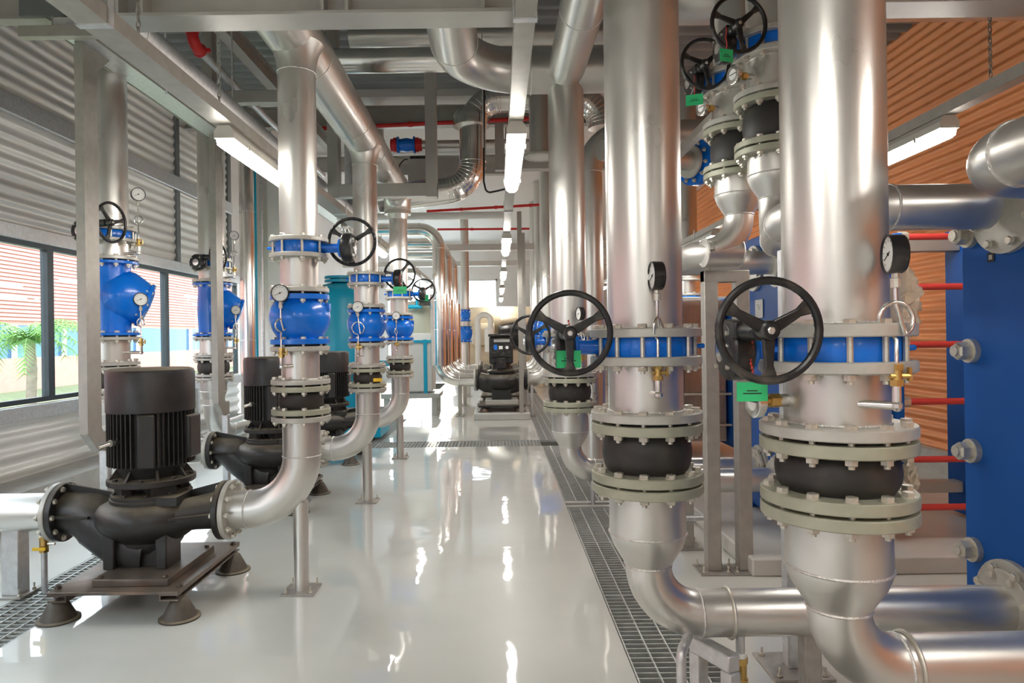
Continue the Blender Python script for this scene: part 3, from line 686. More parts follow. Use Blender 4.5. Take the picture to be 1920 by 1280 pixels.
# ================================================================== pumps of the left row
def pump_parts(t, vfd=False):
    zc = .485
    # base
    for sx in (-1, 1):
        for sy, n in ((-.37, 0), (.37, 0)):
            mb = part('vibration_mount', lambda: MB().lathe([(.106, 0), (.106, .008), (.088, .013), (.082, .026), (.06, .07), (.044, .10), (.034, .11)], 28), 'mount', t, (sx * .325, sy, 0), key=1)
            part('mount_stud', lambda: MB().cyl((0, 0, .1), (0, 0, .185), .011, n=10).lathe([(.022, .11), (.022, .124)], 6).lathe([(.02, .165), (.02, .178)], 6), 'rust', mb, key=1)
    b = MB().bb(-.345, .345, -.435, .435, .148, .166)
    part('base_frame', b, 'rust', t, bevel=.002)
    for sx in (-1, 1):
        b = MB().prism([(-.05, 0), (.05, 0), (.05, .008), (-.042, .008), (-.042, .028), (.05, .028), (.05, .036), (-.05, .036)], (sx * .295, -.43, .112), (sx, 0, 0), (0, 0, 1), (0, .86, 0))
        part('channel_rail', b, 'rust', t)
    part('top_plate', MB().bb(-.15, .26, -.36, .24, .166, .205), 'rust', t, bevel=.003)
    for x, y in ((.23, .2), (-.12, .2), (-.12, -.33), (.23, -.33)): part('hold_down_bolt', lambda: bolt_mb(.002, .011, False), 'rust', t, (x, y, .205), key=1)
    # casing
    def foot():
        b = MB().bb(-.185, -.12, -.20, -.02, .2, .42); b.bb(.11, .175, -.20, -.02, .2, .42); b.bb(-.13, .12, -.15, .06, .2, .36); b.ball((0, -.02, .36), .185, 20, (1, .95, .75)); return b
    part('foot', foot, 'black', t, bevel=.008, key=1)
    vol = [(0, .30), (.15, .31), (.20, .345), (.24, .375), (.275, .405), (.297, .44), (.303, .475), (.297, .51), (.275, .54), (.24, .556), (.205, .562), (0, .565)]
    part('volute_casing', MB().lathe(vol, 48), 'black', t, sharp=60, key=1)
    pts = fillet([(-.52, 0, zc), (-.36, 0, zc - .02), (-.12, 0, .29), (.02, 0, .27)], .25, 6); n = len(pts)
    part('suction_nozzle', MB().sweep(pts, [.118 + .07 * (i / (n - 1)) ** .8 for i in range(n)], 28), 'black', t, sharp=60, key=1)
    pts = [V((.0, -.2, .475)), V((.14, -.15, .478)), V((.28, -.06, .483)), V((.36, -.02, zc)), V((.43, 0, zc))]
    part('discharge_nozzle', MB().sweep(pts, [.07, .085, .095, .105, .118], 26), 'black', t, sharp=60, key=1)
    for k, (poly, flat) in enumerate((([(-.515, .655), (-.515, .49), (-.30, .50), (-.17, .56), (-.17, .585)], 0), ([(-.515, -.14), (-.29, -.16), (-.29, .16), (-.515, .14)], 1),
                                      ([(.43, .655), (.43, .49), (.25, .50), (.17, .56), (.17, .59)], 0), ([(.43, -.13), (.2, -.23), (.2, .1), (.43, .13)], 1))):
        mb = MB().prism(poly, (0, 0, zc - .006), (1, 0, 0), (0, 1, 0), (0, 0, .013)) if flat else MB().prism(poly, (0, -.007, 0), (1, 0, 0), (0, 0, 1), (0, .014, 0))
        part('nozzle_rib', mb, 'black', t, key=k)
    for x0, ax in ((-.535, 1), (.44, -1)):
        flange(t, 200, (x0, 0, zc), (ax, 0, 0), t=.032, m='black', name='pump_flange')
        bolts(t, .1475, 10, -.045, .032, .012, (x0, 0, zc), (ax, 0, 0))
    cov = MB().lathe([(.225, .555), (.225, .578), (.218, .58), (.218, .6), (.19, .605), (.1, .605)], 40); cov.bb(.12, .235, -.20, -.02, .556, .604)
    part('casing_cover', cov, 'black', t, key=1)
    for k in range(10): part('cover_bolt', lambda: bolt_mb(.002, .009, False), 'black', t, (.2 * math.cos(k * .628), .2 * math.sin(k * .628), .605), key=1)
    lan = MB().lathe([(.08, .60), (.08, .66)], 20)
    for k in range(4):
        a = PI / 4 + k * PI / 2; lan.box((.16 * math.cos(a), .16 * math.sin(a), .632), (.05, .14, .07), a)
    lan.lathe([(.14, .645), (.234, .658), (.238, .662), (.238, .69), (.19, .70), (.1, .7)], 48)
    part('lantern', lan, 'black', t, key=1)
    for k in range(8): part('lantern_bolt', lambda: bolt_mb(.002, .012, False), 'black', t, (.215 * math.cos(.2 + k * .785), .215 * math.sin(.2 + k * .785), .692), key=1)
    mo = MB().lathe([(.16, .695), (.172, .72), (.185, .75), (.2, .768), (.2, 1.09)], 40)
    for k in range(8):
        a = .6 + k * PI / 4; d = V((math.cos(a), math.sin(a), 0)); e = V((-d.y, d.x, 0))
        mo.prism([(.15, .695), (.225, .695), (.175, .765), (.15, .765)], -e * .007, d, (0, 0, 1), e * .014)
    for k in range(52):
        a = 2 * PI * k / 52
        if abs((a - 1.5 * PI - .35 + PI) % (2 * PI) - PI) < .24: continue
        mo.box((.214 * math.cos(a), .214 * math.sin(a), .93), (.042, .0068, .315), a)
    part('motor_body', mo, 'black', t, sharp=35, key=1)
    a = -PI / 2 + .35; d = V((math.cos(a), math.sin(a), 0))
    part('cable_duct_cover', MB().box((d.x * .21, d.y * .21, .92), (.06, .09, .30), a), 'black', t, bevel=.01, key=1)
    part('motor_cap', MB().lathe([(.232, 1.075), (.239, 1.08), (.239, 1.30), (.232, 1.318), (.212, 1.326), (0, 1.33)], 56), 'black', t, sharp=40, key=1)
    part('terminal_box', MB().bb(.19, .25, -.05, .10, .80, 1.05), 'black', t, bevel=.012, key=1)
    a = -PI / 2 - .42; d = V((math.cos(a), math.sin(a), 0)); b = MB().cyl(d * .20 + V((0, 0, .92)), d * .265 + V((0, 0, .92)), .02, n=14); b.cyl(d * .265 + V((0, 0, .92)), d * .30 + V((-.03, 0, .905)), .016, n=12)
    part('drain_plug', b, 'chrome', t, key=1)
pumps = [(-2.05, 4.03, 'black vertical pump with finned motor on rusty base, nearest the camera', ), (-2.06, 6.2, 'black vertical pump with finned motor, second from the camera', ), (-2.08, 8.42, 'black vertical pump with finned motor, farthest of the left row behind the teal tank side', )]
pumps[2] = (-2.08, 8.42, 'black vertical pump with finned motor, third and farthest in the left row')
for x, y, l in pumps:
    t = thing('inline_pump', l, 'pump', (x, y, 0)); pump_parts(t)

# ================================================================== left row of discharge risers
def left_stack(x, y, d, px0, last=False, spin=PI / 2):
    riser('tall silver pipe dropping from the header to the %s' % d, x, y, 2.052, 2.95 if last else 3.22, 200, .024, None if last else True)
    butterfly('blue butterfly valve with black handwheel on the %s' % d, x, y, 1.983, 2.052, 200, 0, .33, shaft=.11, fl=.025, spin=spin)
    spool('short silver spool under the blue butterfly valve of the %s' % d, x, y, 1.757, 1.983, 200, .026)
    globe_check('bulging blue check valve on the %s' % d, x, y, 1.454, 1.744, 200)
    spool('silver spool with gauge tapping below the blue check valve of the %s' % d, x, y, 1.221, 1.442, 200, .027)
    exp_joint('black rubber expansion joint on the %s' % d, x, y, 1.046, 1.211, 200, .031, .011, fm='flange_green')
    t = pipe_run('discharge_elbow', 'silver elbow from the pump up into the %s' % d, 'pipe', [(px0 + .445, y, .485), (x, y, .485), (x, y, 1.035)], 200, .315, f0=True, f1=True)
    support('round steel post under the discharge elbow of the %s' % d, x - .012, y, .53)
dl = ['nearest left-row riser', 'middle left-row riser', 'farthest left-row riser']
lx = [-1.165, -1.187, -1.208]; ly = [4.03, 6.2, 8.42]
left_stack(lx[0], ly[0], dl[0], -2.05); left_stack(lx[1], ly[1], dl[1], -2.06, spin=1.2); left_stack(lx[2], ly[2], dl[2], -2.08, True)
gauge('white pressure gauge before the nearest blue check valve in the left row', (lx[0] - .02, ly[0] - .108, 1.33), (-.7, -1), .07, (.05, -1), .9, hgt=.415, loopr=.034)
gauge('white pressure gauge before the middle blue check valve in the left row', (lx[1] - .02, ly[1] - .108, 1.33), (-.35, -1), .07, (.12, -1), .0, hgt=.43, loopr=.055)
gauge('white pressure gauge before the farthest blue check valve in the left row', (lx[2] - .02, ly[2] - .108, 1.33), (.1, -1), .07, (.12, -1), 1.3, hgt=.42, loopr=.034)
tagcard('green tag under the handwheel of the middle riser in the left row', at(750, 537, 6.1), .12, .065)
tagcard('small green tag under the farthest handwheel of the left row', at(798, 552, 8.4), .075, .08)
# yellow sticker on the middle joint: a flat sticker on the rubber
p = at(708, 712, 6.06); solo('sticker', MB().box(p, (.075, .003, .03), .12), 'yellow', 'small yellow sticker on the rubber joint of the middle left riser', 'sticker')
# header along the row
hx0, hx1 = -1.16, -1.21
t = pipe_run('header_pipe', 'big silver overhead header running away above the left pump risers', 'pipe', [(hx0, -3.5, 3.30), (hx1, 8.42, 3.30), (hx1, 8.42, 3.0)], 300, .25, cuts=[(0, .585), (0, .66), (0, .77), (0, .84)], n=44)
part('reducer', MB().lathe([(.112, 2.94 - 3.30), (.118, 2.97 - 3.30), (.16, 3.11 - 3.30)], 36, (hx1 - hx0, 11.92, 0)), 'silver', t, sharp=60)

# suction side of pump 1
t = pipe_run('suction_pipe', 'silver horizontal pipe entering the nearest pump from the window side', 'pipe', [(-3.75, 4.03, .485), (-2.05 - .54, 4.03, .485)], 200, f1=True)
support('galvanised channel post under the nearest suction pipe', at(30, 1098, 4.03).x, 4.03, .40, 'square', .10, .17, 'galv')
t = thing('drain_valve', 'thin drain pipe with yellow-handled brass valve beneath the nearest suction pipe', 'drain valve', (at(76, 1000, 4.0).x, 4.03, 0))
part('drain_pipe', MB().cyl((0, 0, .01), (0, 0, .40), .017, n=14), 'galv', t)
b = MB().cyl((0, 0, .255), (0, 0, .335), .024, n=12); b.lathe([(.028, .25), (.028, .265)], 6); b.lathe([(.028, .325), (.028, .34)], 6); part('brass_body', b, 'brass', t)
part('lever', MB().bb(-.05, .03, -.034, -.028, .265, .285), 'yellow', t, bevel=.003)
part('lever_nut', MB().cyl((.02, 0, .297), (.065, 0, .297), .008, n=8), 'bolt', t)

# ================================================================== window side suction risers
def window_stack(x, y, d, yend, xend, rzv, cam):
    z = lambda py: at(cam, py, y).z
    riser('tall silver pipe rising to the roof on the %s' % d, x, y, 2.32, 4.0, 250, .026)
    butterfly('blue butterfly valve with oblique black handwheel on the %s' % d, x, y, 2.26, 2.32, 250, rzv, .285, shaft=.235, fl=.026, spin=1.3)
    spool('silver spool above the blue swing check valve of the %s' % d, x, y, 2.10, 2.26, 250, .024)
    swing_check('blue swing check valve with bulging side bonnet on the %s' % d, x, y, 1.53, 2.09, 250, .5)
    spool('silver spool under the blue swing check valve of the %s' % d, x, y, 1.305, 1.52, 250, .024)
    exp_joint('black rubber expansion joint on the %s' % d, x, y, 1.10, 1.296, 250, .024, .01, fm='flange')
    t = pipe_run('suction_elbow', 'silver elbow at the foot of the %s' % d, 'pipe', [(x, y, 1.09), (x, y, .485), (x, yend, .485), (xend, yend, .485)], 200, .31, f0=False, f1=True)
    flange(t, 250, (0, 0, -.024), t=.024); part('reducer', MB().lathe([(.1365, -.02), (.1365, -.15), (.1095, -.23)], 36), 'silver', t, sharp=50); weld(t, .1365, (0, 0, -.15))
    gauge('upper pressure gauge beside the %s' % d, (x + .135, y - .02, 2.15), (1, -.25), .12, (.75, -1), .4, hgt=.44)
    gauge('lower pressure gauge beside the %s' % d, (x + .135, y - .02, 1.40), (1, -.25), .13, (.65, -1), 1.2, hgt=.40)
window_stack(-2.95, 5.2, 'nearer window-side riser', 6.2, -2.06 - .545, -PI / 2 - .2, 210)
window_stack(-3.04, 7.3, 'farther window-side riser', 8.42, -2.08 - .545, -PI / 2 - .2, 392)

# trunking
def trunk_drop(y, zb, d):
    t = thing('cable_trunking', 'flat galvanised cable trunk dropping %s' % d, 'trunking', (-2.785, y, zb)); h = 3.50 - zb
    L = .165
    part('duct', MB().prism([(0, h), (0, .10), (.13, -.03), (.28, -.03), (.28, .10), (L + .02, .10), (L, .13), (L, h - .14), (L + .16, h), (0, h)][:-1], (-.027, 0, 0), (0, 1, 0), (0, 0, 1), (.054, 0, 0)), 'strut', t, bevel=.002)
    part('duct_lid', MB().bb(-.03, .03, -.003, .0, .11, h - .02), 'strut', t)
    s = support('short square stub under the foot of the trunk %s' % d, -2.785, y + .25, zb - .035, 'square', .06, .14, 'galv')
trunk_drop(4.58, .76, 'behind the nearest pump')
trunk_drop(6.72, .76, 'behind the second pump')
t = thing('cable_trunking', 'wide galvanised trunk running overhead along the window side', 'trunking', (-2.75, 4.42, 3.50))
part('trough', MB().bb(-.10, .095, 0, 9, 0, .09), 'galv', t, bevel=.003)
part('side_lip', MB().bb(.095, .104, 0, 9, -.006, .10), 'strut', t); part('side_lip', MB().bb(-.109, -.10, 0, 9, -.006, .10), 'strut', t)
b = MB().prism([(0, 0), (.06, 0), (.06, .01), (.01, .01), (.01, .07), (0, .07)], (-3.05, 4.38, 3.45), (0, 1, 0), (0, 0, 1), (.55, 0, 0)); solo('trunk_bracket', b, 'strut', 'short angle bracket carrying the near end of the overhead trunk', 'bracket')
t = thing('wall_beam', 'grey steel beam from the window wall to the overhead trunk', 'beam', (XL + .06, 4.55, 3.62))
part('beam_web', MB().ibeam((0, 0, .09), (1.3, 0, .09), .18, .1), 'beam', t); part('beam_end', MB().bb(1.12, 1.42, -.06, .06, .01, .20), 'beamdark', t, bevel=.004)
pipe_run('overhead_pipe', 'dull grey pipe running overhead beside the left lamp strut', 'pipe', [(-1.90, -3, 3.12), (-1.90, 9, 3.12), (-1.90, 9, 4.6)], 100, .25, m='galv', r=.085, cuts=[(0, .55), (0, .8)])
# grey angle beam above it
solo('roof_beam', MB().ibeam((-2.25, -3, 4.1), (-2.25, 9.3, 4.1), .16, .1), 'beam', 'pale roof beam running away above the left header and trunk', 'beam')

# ------------------------------------------------------------------ cross beams near the camera
def cross_beam(label, x0, x1, y, zb, h=.30, w=.15, stiff=()):
    t = thing('cross_beam', label, 'beam', (x0, y, zb)); part('beam_section', MB().ibeam((0, 0, h / 2), (x1 - x0, 0, h / 2), h, w, .016, .01), 'beam', t, bevel=.002)
    for s in stiff:
        part('stiffener', MB().bb(s - .006, s + .006, -w / 2, -.005, .016, h - .016), 'beam', t)
    part('end_plate', MB().bb(-.01, .0, -w / 2, w / 2, 0, h), 'beam', t); return t
cross_beam('big grey steel beam crossing overhead with welded stiffeners', -1.66, .11, 2.87, 2.815, stiff=(.12, .22, .96, 1.06, 1.62))
cross_beam('grey steel beam overhead reaching the orange wall', 1.60, XR, 2.87, 2.83, stiff=(.5,))
def hang_frame(label, x0, x1, y, zb, w=.085, ztop=4.85):
    t = thing('trapeze_hanger', label, 'pipe hanger', ((x0 + x1) / 2, y, zb)); c = (x1 - x0) / 2
    part('cross_bar', MB().bb(-c, c, -w / 2, w / 2, 0, w * 1.15), 'beam', t, bevel=.004)
    for s in (-1, 1): part('upright', MB().bb(s * c - (w if s > 0 else 0), s * c + (0 if s > 0 else w), -w / 2 - .005, w / 2 + .005, -.01, ztop - zb), 'beam', t, bevel=.004)
    return t
hang_frame('grey rectangular hanger frame carrying the left header', -1.78, -.62, 7.3, at(735, 370, 7.3).z, .12)
hang_frame('dark grey hanger frame near the red pipe coupling', -2.72, -1.60, 6.4, at(490, 195, 6.4).z, .10)
hang_frame('tall grey hanger frame behind the aluminium clad bend', -1.75, .28, 9.9, at(760, 330, 9.9).z, .13)
hang_frame('grey hanger frame over the aisle near the lamp', 0.0, .96, 9.28, at(1000, 318, 9.28).z, .12)

# ------------------------------------------------------------------ overhead pipes in the middle
zz = 3.50; yx = 5.22; xa = .545
t = pipe_run('header_pipe', 'big silver overhead pipe bending from the camera side across to the right', 'pipe', [(-.27, -3.5, zz), (-.27, yx, zz), (1.28, yx, zz)], 300, .55, n=44, cuts=[(0, .86), (1, .5), (1, .84)])
pipe_run('header_pipe', 'silver overhead header straight above the second right riser', 'pipe', [(.545, -3.5, zz - .02), (.545, yx, zz - .02)], 250, n=44, cuts=[(0, .88), (0, .6)])
pipe_run('overhead_pipe', 'thick silver pipe crossing behind the left header below the roof', 'pipe', [(-1.45, 6.25, 4.02), (1.3, 6.25, 4.02)], 200, cuts=[(0, .5)], m='clad', r=.11)
pipe_run('overhead_pipe', 'upper silver pipe crossing just below the roof deck', 'pipe', [(-1.45, 6.9, 4.52), (1.6, 6.9, 4.52)], 200, m='silver', r=.10)
pipe_run('header_pipe', 'silver overhead pipe straight above the frontmost right riser', 'pipe', [(.93, -3.5, 3.7), (.93, 1.92, 3.7), (.93, 1.92, 3.3)], 250, .3)
def clad_run(label, pts, r, R, seg=10):
    t = pipe_run('clad_pipe', label, 'pipe', pts, 200, R, m='clad', r=r, welds=False, n=36); pv = [V(p) - V(pts[0]) for p in pts]
    path = fillet(pv, R, seg)
    for i in range(1, len(path) - 1):
        d = path[i + 1] - path[i - 1]
        part('seam', lambda: MB().torus((0, 0, 0), r + .001, .004, n=36, m=5), 'clad', t, path[i], qz(d), key=r)
    return t
Y = 8.75; g = lambda px, py: at(px, py, Y)
clad_run('shiny clad S bend with seams hanging over the aisle', [(g(1128, 240).x, Y, g(1128, 240).z), (g(1122, 184).x, Y, g(1122, 184).z), (g(886, 186).x, Y, g(886, 186).z), (g(886, 350).x, Y, g(886, 350).z), (-1.5, Y, g(886, 372).z)], .172, .36)
t = thing('clad_collar', 'shiny clad collar ring around the upper corner of the S bend', 'pipe collar', (g(884, 222).x, Y, g(884, 238).z)); part('collar', MB().lathe([(.18, 0), (.235, .002), (.24, .10), (.235, .13), (.19, .20)], 40), 'clad', t)
clad_run('shiny clad bend beyond the left header, half hidden', [(-2.1, 9.4, 3.0), (-1.85, 9.4, 3.0), (-1.85, 9.4, 4.4)], .17, .24)
# red and blue strainer on a pipe
Y = 9.3; a = at(762, 272, Y)
pipe_run('overhead_pipe', 'small silver pipe leaving the red and blue fitting overhead', 'pipe', [(a.x + .2, Y, a.z), (a.x + 1.7, Y, a.z)], 100, r=.06)
t = thing('grooved_valve', 'small blue valve with red couplings on an overhead pipe', 'valve', a)
part('valve_body', MB().lathe([(.10, -.12), (.115, -.12), (.115, -.1), (.08, -.09), (.095, 0), (.08, .09), (.115, .1), (.115, .12), (.10, .12)], 24, (0, 0, 0), (1, 0, 0)), 'blue', t)
for s in (-1, 1): part('coupling', MB().lathe([(.09, .12), (.10, .13), (.10, .17), (.085, .175), (.085, .21), (.06, .215)], 20, (0, 0, 0), (s, 0, 0)), 'red', t)
a = at(786, 302, Y); t = thing('actuator', 'black valve actuator with cable on small blue body overhead', 'actuator', a)
part('housing', MB().bb(-.12, .12, -.06, .06, -.04, .06), 'blackplain', t, bevel=.015); part('valve_body', MB().lathe([(.05, -.12), (.07, -.1), (.07, .1), (.05, .12)], 18, (0.03, 0, -.10), (1, 0, 0)), 'blue', t)
part('cable', MB().sweep(fillet([(-.12, 0, .02), (-.20, 0, .03), (-.27, 0, -.05), (-.27, 0, -.2)], .06), .009, 8), 'cable', t)
solo('duct_beam', MB().bb(at(762, 0, Y).x, at(862, 0, Y).x, Y - .1, Y + .1, at(0, 345, Y).z - .12, at(0, 312, Y).z), 'beam', 'dark grey ledge carrying the black actuator', 'beam')
# red sprinkler lines
def red_line(label, a, b, r=.028):
    t = thing('sprinkler_pipe', label, 'pipe', a); d = V(b) - V(a); part('pipe', MB().cyl((0, 0, 0), d, r, n=14), 'red', t)
    for k in (.25, .5, .75): part('coupling', MB().cyl(d * k - d.normalized() * .03, d * k + d.normalized() * .03, r * 1.3, n=14), 'red', t)
red_line('red sprinkler pipe crossing behind the clad S bend', at(560, 243, 9.05), at(1400, 203, 9.05))
red_line('red sprinkler pipe above the far clad risers', at(800, 396, 14), at(1060, 381, 14))
red_line('red sprinkler pipe farthest away beneath the pale ceiling', at(820, 430, 17), at(1080, 428, 17))
t = thing('sprinkler_pipe', 'thin silver pipe with a red elbow coupling running away at upper left', 'pipe', at(372, 92, 5.6)); o = V(t.location); 
part('pipe', MB().cyl((0, 0, 0), (-.1, 4.4, 0), .035, n=14), 'galv', t)
part('elbow', MB().sweep(fillet([(0, .04, 0), (0, -.08, 0), (-.02, -.08, .13)], .075, 6), .046, 16), 'red', t)
part('coupling', MB().torus((0, .03, 0), .044, .015, (0, 1, 0), 20, 8).box((.07, .03, 0), (.03, .03, .03)), 'red', t); part('coupling', MB().torus((-.018, -.08, .11), .044, .015, (0, 0, 1), 20, 8), 'red', t)
part('drop', MB().cyl((-.02, -.08, .12), (-.02, -.08, .93), .035, n=14), 'galv', t)
for px, y0, d in ((436, 5.0, 'left lamp strut'), (312, 4.2, 'grey pipe at upper left'), (905, 6.2, 'mid-air pipes over the aisle')):
    p = at(px, 180, y0); solo('hanger_rod', MB().cyl((p.x, y0, 3.0 if px < 900 else 3.2), (p.x, y0, 4.9), .006, n=8), 'galv', 'thin threaded rod hanging near the %s' % d, 'rod')
p = [at(908, 165, 8.5), at(907, 340, 8.5), at(912, 362, 8.5), at(932, 358, 8.5), at(948, 354, 8.5)]; solo('hanging_cable', MB().sweep(fillet(p, .06), .012, 8), 'cable', 'black cable hanging beside the clad S bend', 'cable')

# ================================================================== right-hand risers
def right_drop(label, x, y, zf, zr1, zr2, pts, R, ft=.033, f1=True, clamp=None, fm='flange_green'):
    """flanged DN250 stub, reducer and DN150 bends; pts start under the reducer"""
    t = thing('reducing_elbow', label, 'pipe', (x, y, zf)); o = V((x, y, zf)); loc = [V(p) - o for p in pts]
    flange(t, 250, (0, 0, -ft), t=ft, m=fm)
    part('reducer', MB().lathe([(.137, -.01), (.140, zr1 - zf), (.136, zr1 - zf - .02), (.125, (zr1 + zr2) / 2 + .01 - zf), (.088, zr2 - zf + .01), (.084, zr2 - zf)], 44), 'silver', t, sharp=60)
    part('elbow', MB().sweep(fillet(loc, R, 10), .084, 32), 'silver', t, sharp=60)
    weld(t, .139, (0, 0, zr1 - zf)); weld(t, .084, (0, 0, zr2 - zf)); 
    for p, d in fillet_marks(loc, R)[1:]: weld(t, .084, p, d)
    if f1: flange(t, 150, loc[-1], loc[-2] - loc[-1], t=.024); bolts(t, .12, 8, -.012, .024, .011, loc[-1], loc[-2] - loc[-1])
    if clamp is not None: part('pipe_clamp', MB().torus((0, 0, 0), .089, .006, n=36, m=8), 'bolt', t, V(clamp) - o, qz((1, 0, 0)))
    return t
def right_stack(x, y, d, Z, ztop, off, spin=PI / 2, shaft=.13, R=.14):
    riser('thick silver vertical pipe of the %s' % d, x, y, Z[1], ztop, 250, Z[0] - Z[1])
    butterfly('blue butterfly valve with big black handwheel on the %s' % d, x, y, Z[2], Z[1], 250, PI, off, shaft=shaft, fl=.032, spin=spin, R=R)
    spool('silver spool below the blue butterfly valve of the %s' % d, x, y, Z[4], Z[2], 250, .031)
    exp_joint('black rubber expansion joint on the %s' % d, x, y, Z[6], Z[5], 250, .034, .009, r=.163)
C_ = dict(x=.948, y=1.92); B_ = dict(x=.546, y=2.53); A_ = dict(x=.545, y=5.22)
dr = ['frontmost right riser', 'second right riser standing over the grating', 'third right riser farther down the grating']
ZB = [1.505, 1.474, 1.405, 0, 1.173, 1.163, .950]; ZC_ = [1.505, 1.47, 1.405, 0, 1.20, 1.19, 1.012]
right_stack(C_['x'], C_['y'], dr[0], ZC_, 3.4, .322, shaft=.245, R=.123)
right_stack(B_['x'], B_['y'], dr[1], ZB, 3.4, .343, shaft=.235, R=.136)
right_stack(A_['x'], A_['y'], dr[2], ZB, 3.4, .343, shaft=.20)
xh = 1.88; zB, zC2 = .45, .545
right_drop('silver reducer and elbow with long pipe from the second right riser to the blue exchanger', .546, 2.53, .942, .755, .635, [(.546, 2.53, .66), (.546, 2.53, zB), (xh, 2.53, zB)], .185, clamp=(at(1365, 1150, 2.53).x, 2.53, zB))
right_drop('silver reducer and elbow under the frontmost right riser, running out to the right', .948, 1.92, 1.003, .83, .712, [(.948, 1.92, .73), (.948, 1.92, zC2), (xh, 1.92, zC2)], .165, clamp=(at(1700, 1250, 1.92).x, 1.92, zC2))
right_drop('silver reducer and elbow under the third right riser', .545, 5.22, .942, .755, .635, [(.545, 5.22, .66), (.545, 5.22, zB), (1.97, 5.22, zB)], .185)
gauge('black-cased pressure gauge on a coiled tube at the frontmost right riser', at(1613, 757, 1.79), (.75, -.66), .085, (-1, .22), .15, rd=.05, hgt=.385, loopr=.043)
gauge('black-cased pressure gauge seen edge-on at the second right riser', at(1222, 738, 2.40), (.25, -1), .05, (-1, -.04), 1.1, rd=.05, hgt=.41, loopr=.034)
gauge('small pressure gauge at the third right riser beyond the handwheel', at(1085, 690, 5.05), (.2, -1), .06, (-.97, -.3), .6, rd=.05, hgt=.40)
tagcard('green tag below the handwheel of the frontmost right riser', at(1410, 716, 1.84), .082, .052, -.05)
tagcard('green tag behind the handwheel of the second right riser', at(1066, 657, 2.44), .088, .062, .0)
# side thermometer of C
def side_gauge(label, tap, d, rd=.045, L=.12):
    t = thing('thermometer', label, 'gauge', tap); d = V((d[0], d[1], 0)).normalized()
    b = MB().cyl((0, 0, 0), d * L, .012, n=12); b.lathe([(.02, 0), (.02, .03)], 6, d * L * .3, d); part('stem', b, 'brass', t)
    part('socket', MB().cyl(-d * .01, d * .03, .018, n=14), 'silver', t)
    q = d.to_track_quat('Z', 'Y'); part('gauge_case', MB().lathe([(0, -.012), (rd, -.01), (rd * 1.05, .012), (rd * .95, .014), (0, .012)], 28), 'chrome', t, d * (L + .005), q)
    part('dial_face', MB().lathe([(rd * .93, .0125), (0, .0145)], 28), 'dial', t, d * (L + .005), q); part('needle', MB().bb(-.02, .03, -.002, .002, .015, .016), 'ink', t, d * (L + .005), q)
side_gauge('small round thermometer sticking out left of the frontmost right riser', at(1478, 750, 1.92), (-1, -.12), .045, .09)

# overhead drops J (front) and I (rear)
def drop_stack(x, y, d, z0, path, rzv, label_end):
    riser('silver vertical pipe above the %s' % d, x, y, z0 + .10, 4.6, 250, .03)
    butterfly('blue butterfly valve with black handwheel on the %s' % d, x, y, z0 + .03, z0 + .10, 250, PI + .12, .31, shaft=.16, fl=.031, spin=1.75)
    spool('silver spool with thermometer on the %s' % d, x, y, z0 - .20, z0 + .03, 250, .03)
    exp_joint('black rubber expansion joint on the %s' % d, x, y, z0 - .462, z0 - .209, 250, .032, .009, r=.16)
    right_drop('silver reducer and bend under the %s, %s' % (d, label_end), x, y, z0 - .471, z0 - .60, z0 - .72, path, .25, f1=False)
    side_gauge('round glass-fronted thermometer on the %s' % d, (x - .13, y - .03, z0 - .09), (-1, -.35), .048, .10)
dj, di = 'front overhead drop pipe', 'rear overhead drop pipe'
drop_stack(1.475, 3.6, dj, 2.91, [(1.475, 3.6, 2.24), (1.475, 3.6, 1.94), (1.10, 2.53, 1.94), (xh - .06, 2.53, 1.94)], 0, 'leading to the near blue exchanger')
drop_stack(1.46, 4.1, di, 2.91, [(1.46, 4.1, 2.22), (1.46, 4.1, 1.965), (1.235, 4.08, 1.965), (1.225, 4.85, 1.98)], 0, 'resting on the narrow frame')
tagcard('green tag under the uppermost handwheel, hanging from the front overhead drop pipe', at(1362, 92, 3.35), .075, .062, .3)
tagcard('green tag under the lower handwheel of the rear overhead drop pipe', at(1302, 177, 3.9), .095, .062, -.35)
pipe_run('branch_pipe', 'silver horizontal pipe from the middle blue exchanger behind the narrow frame', 'pipe', [(1.0, 4.85, 1.98), (1.97, 4.85, 1.98)], 150, f1=True)
pipe_run('branch_pipe', 'lower silver pipe ending at the middle blue exchanger behind the frame legs', 'pipe', [(1.01, 4.85, 3.2), (1.01, 4.85, .44), (1.97, 4.85, .44)], 150, .2, f1=True)
p = [(xh - .06, 1.92, 1.935), (1.345, 1.92, 1.935), (1.345, -1.5, 1.935)]; pipe_run('branch_pipe', 'silver pipe bending toward the camera from the top of the near blue exchanger', 'pipe', p, 150, .17)

